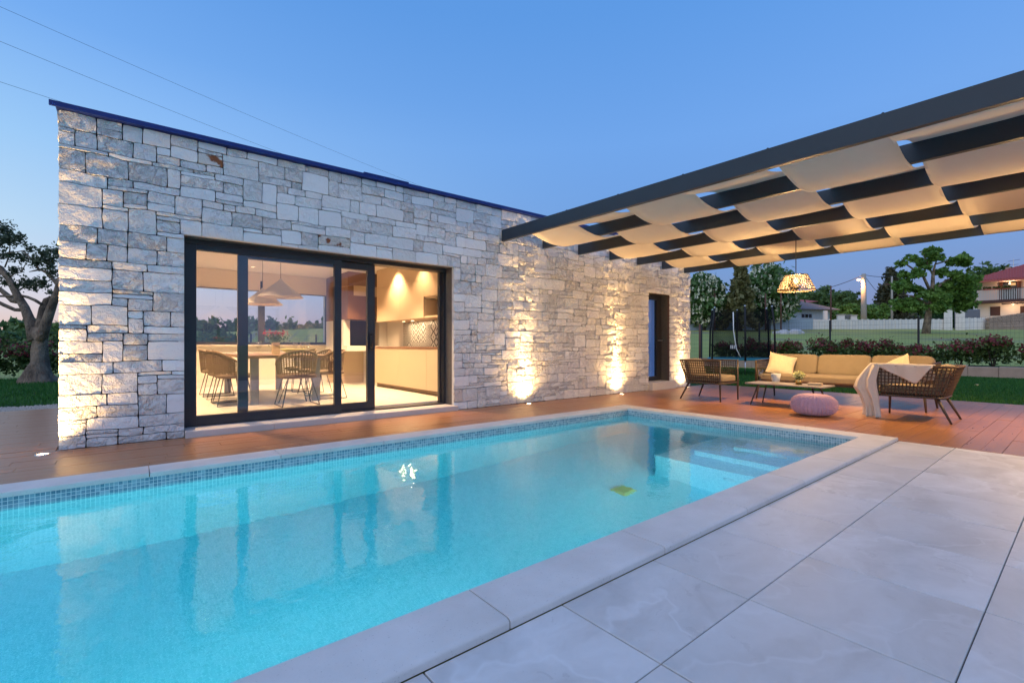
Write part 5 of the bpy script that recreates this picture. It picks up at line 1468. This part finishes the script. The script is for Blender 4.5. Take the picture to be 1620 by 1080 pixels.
for k in range(32):
    y = -2.2+k*.52; t = max(0, 1-abs(y-6.2)/8.5); MB().path([(-1.18, y, zr+.04), (-1.2+14.4*t, y, zr+(rz_-zr)*t+.04)], .085, 5, False).build('tile_row', M['rooftile'], rf)
MB().box(3.6, 5.0, Z(436), 4.3, 5.6, Z(420)).build('chimney', M['brickstone'], rf)
an_ = MB(); an_.path([(4.6, 5, Z(430)), (4.6, 5, Z(408))], .04, 5); an_.path([(3.9, 5, Z(411)), (5.4, 5, Z(409.5))], .03, 4); an_.path([(4.0, 5, Z(417)), (5.2, 5, Z(417))], .03, 4); an_.build('antenna', M['steel'], rf)
for nm_, lx_, ly_, lz_, en_ in (('balcony_lamp', 4.2, -.5, Z(450), 60), ('porch_lamp', 4.6, -1.2, Z(485.5), 70)):
    q = MB(); q.lathe([(.0,-.06),(.07,-.04),(.09,0),(.0,.02)], (lx_, ly_, lz_), 12, False); q.build(nm_, M['glow_soft'], bh, True)
    lamp(nm_+'_light', 'POINT', (lx_, ly_, lz_-.15), en_, (1,.66,.40), .1, bh)
o = MB().bbox(-1, -.6, -.2, 1, .6, 2.3, .05).build('garden_shed', M['slab']); o.location = gz(P(1530, 545, 58)); o.rotation_euler = (0, 0, -R(39)); tag(o, 'small dark grey shed right of the gate pillars', 'shed')
# poles
def pole(name, label, px, d, pyt, rad, mat, group=None):
    p = gz(P(px, 545, d)); m_ = px_m(d); h = 1+(545-pyt)*m_-p.z
    o = empty(name, label, 'pole', p, -R(39), group); q = MB(); q.path([(0,0,-.4),(0,0,h)], rad, 8); q.build('shaft', mat, o, True); return o, h
for px, pt, d, lb in ((1131, 457, 50, 'rusty steel pole in front of the left chestnut'), (1211, 464, 50, 'rusty steel pole in front of the taller chestnut'), (1235.5, 443, 50, 'tall rusty steel pole left of the hanging lamp'), (1314.5, 452, 50, 'tall rusty steel pole left of the street lamp, above the wall join')):
    pole('steel_pole', lb, px, d, pt, .07, M['rust'], 'rusty poles across the field')
pole('fence_stake', 'short rusty stake beside the stone wall corner', 1107, 24, 512, .05, M['rust'])
lp, lh = pole('lamp_post', 'thick concrete lamp post with glowing orange street lamp', 1366.5, 60, 433, [.36, .24], M['concrete'])
q = MB(); q.path([(0, 0, lh-.9), (-.35, -.1, lh-.72), (-.62, -.1, lh-.72)], .03, 6); q.build('arm', M['steel'], lp, True)
q = MB(); q.lathe([(.0,-.12),(.13,-.09),(.17,0),(.10,.07)], (-.72, -.1, lh-.76), 14, False); q.build('lamp_head', M['glow_street'], lp, True)
lamp('street_light', 'POINT', (-.72, -.1, lh-.98), 700, (1,.48,.16), .12, lp)
cp, ch_ = pole('utility_pole', 'thin grey utility pole with a crossbar right of the lamp post', 1411, 60, 437, [.14, .10], M['concrete'])
MB().box(-.85, -.05, ch_-1.05, .85, .05, ch_-.93).build('crossbar', M['rust'], cp)
def wire(label, pts, r, group='overhead cables'):
    q = MB(); q.path(pts, r, 4, False); o = q.build('overhead_cable', M['post']); return tag(o, label, 'cable', group)
def sag(a, c, s, n=14): return [tuple(a.lerp(c, i/n)-Vector((0, 0, s*4*(i/n)*(1-i/n)))) for i in range(n+1)]
top = Vector(lp.location)+Vector((0, 0, lh-.1))
wire('cable running left from the concrete lamp post toward the trees', sag(top, P(1270, 462, 66), .4), .035); wire('cable running right and down from the lamp post to the dark conifer', sag(top, P(1400, 474, 72), .2), .03); wire('cable running level right from the lamp post to the crossbar pole', sag(top, P(1411, 437, 60), .15), .03)
wire('topmost of the three cables crossing the sky over the house', sag(P(-260, -105, 26), P(680, 300, 66), .35, 30), .011); wire('middle of the three cables crossing the sky over the house', sag(P(-260, -42, 24), P(560, 285, 60), .3, 30), .011); wire('lowest of the three cables, meeting the roof at the left', sag(P(-260, 42, 22), P(330, 232, 50), .2, 30), .010)
# rocks on the field
for k, (px, py, s) in enumerate(((1232, 522, .5), (1240, 521, .7), (1250, 522, .6), (1259, 521, .8), (1267, 523, .5), (1226, 523, .4))):
    dd = 44; p = gz(P(px, 545, dd)); q = MB(); q.cushion((0,0,0), (s*.8, s*.6, s*.45), k=2.5, n=5); q.v = [tuple(Vector(v)*(1+.35*noise.noise(Vector(v)*2.2+Vector((k*9, 0, 0))))) for v in q.v]
    o = q.build('rock', M['rock'], None, False); o.location = p+Vector((0, 0, .05)); tag(o, 'pale rock in the heap by the blue grey wall, %s' % ['second from left', 'third from left, smaller', 'in the middle', 'the biggest', 'rightmost', 'leftmost'][k], 'rock', 'pale rocks on the field')
print('verts', sum(len(o.data.vertices) for o in SC.objects if o.type == 'MESH'), 'objs', len(SC.objects))
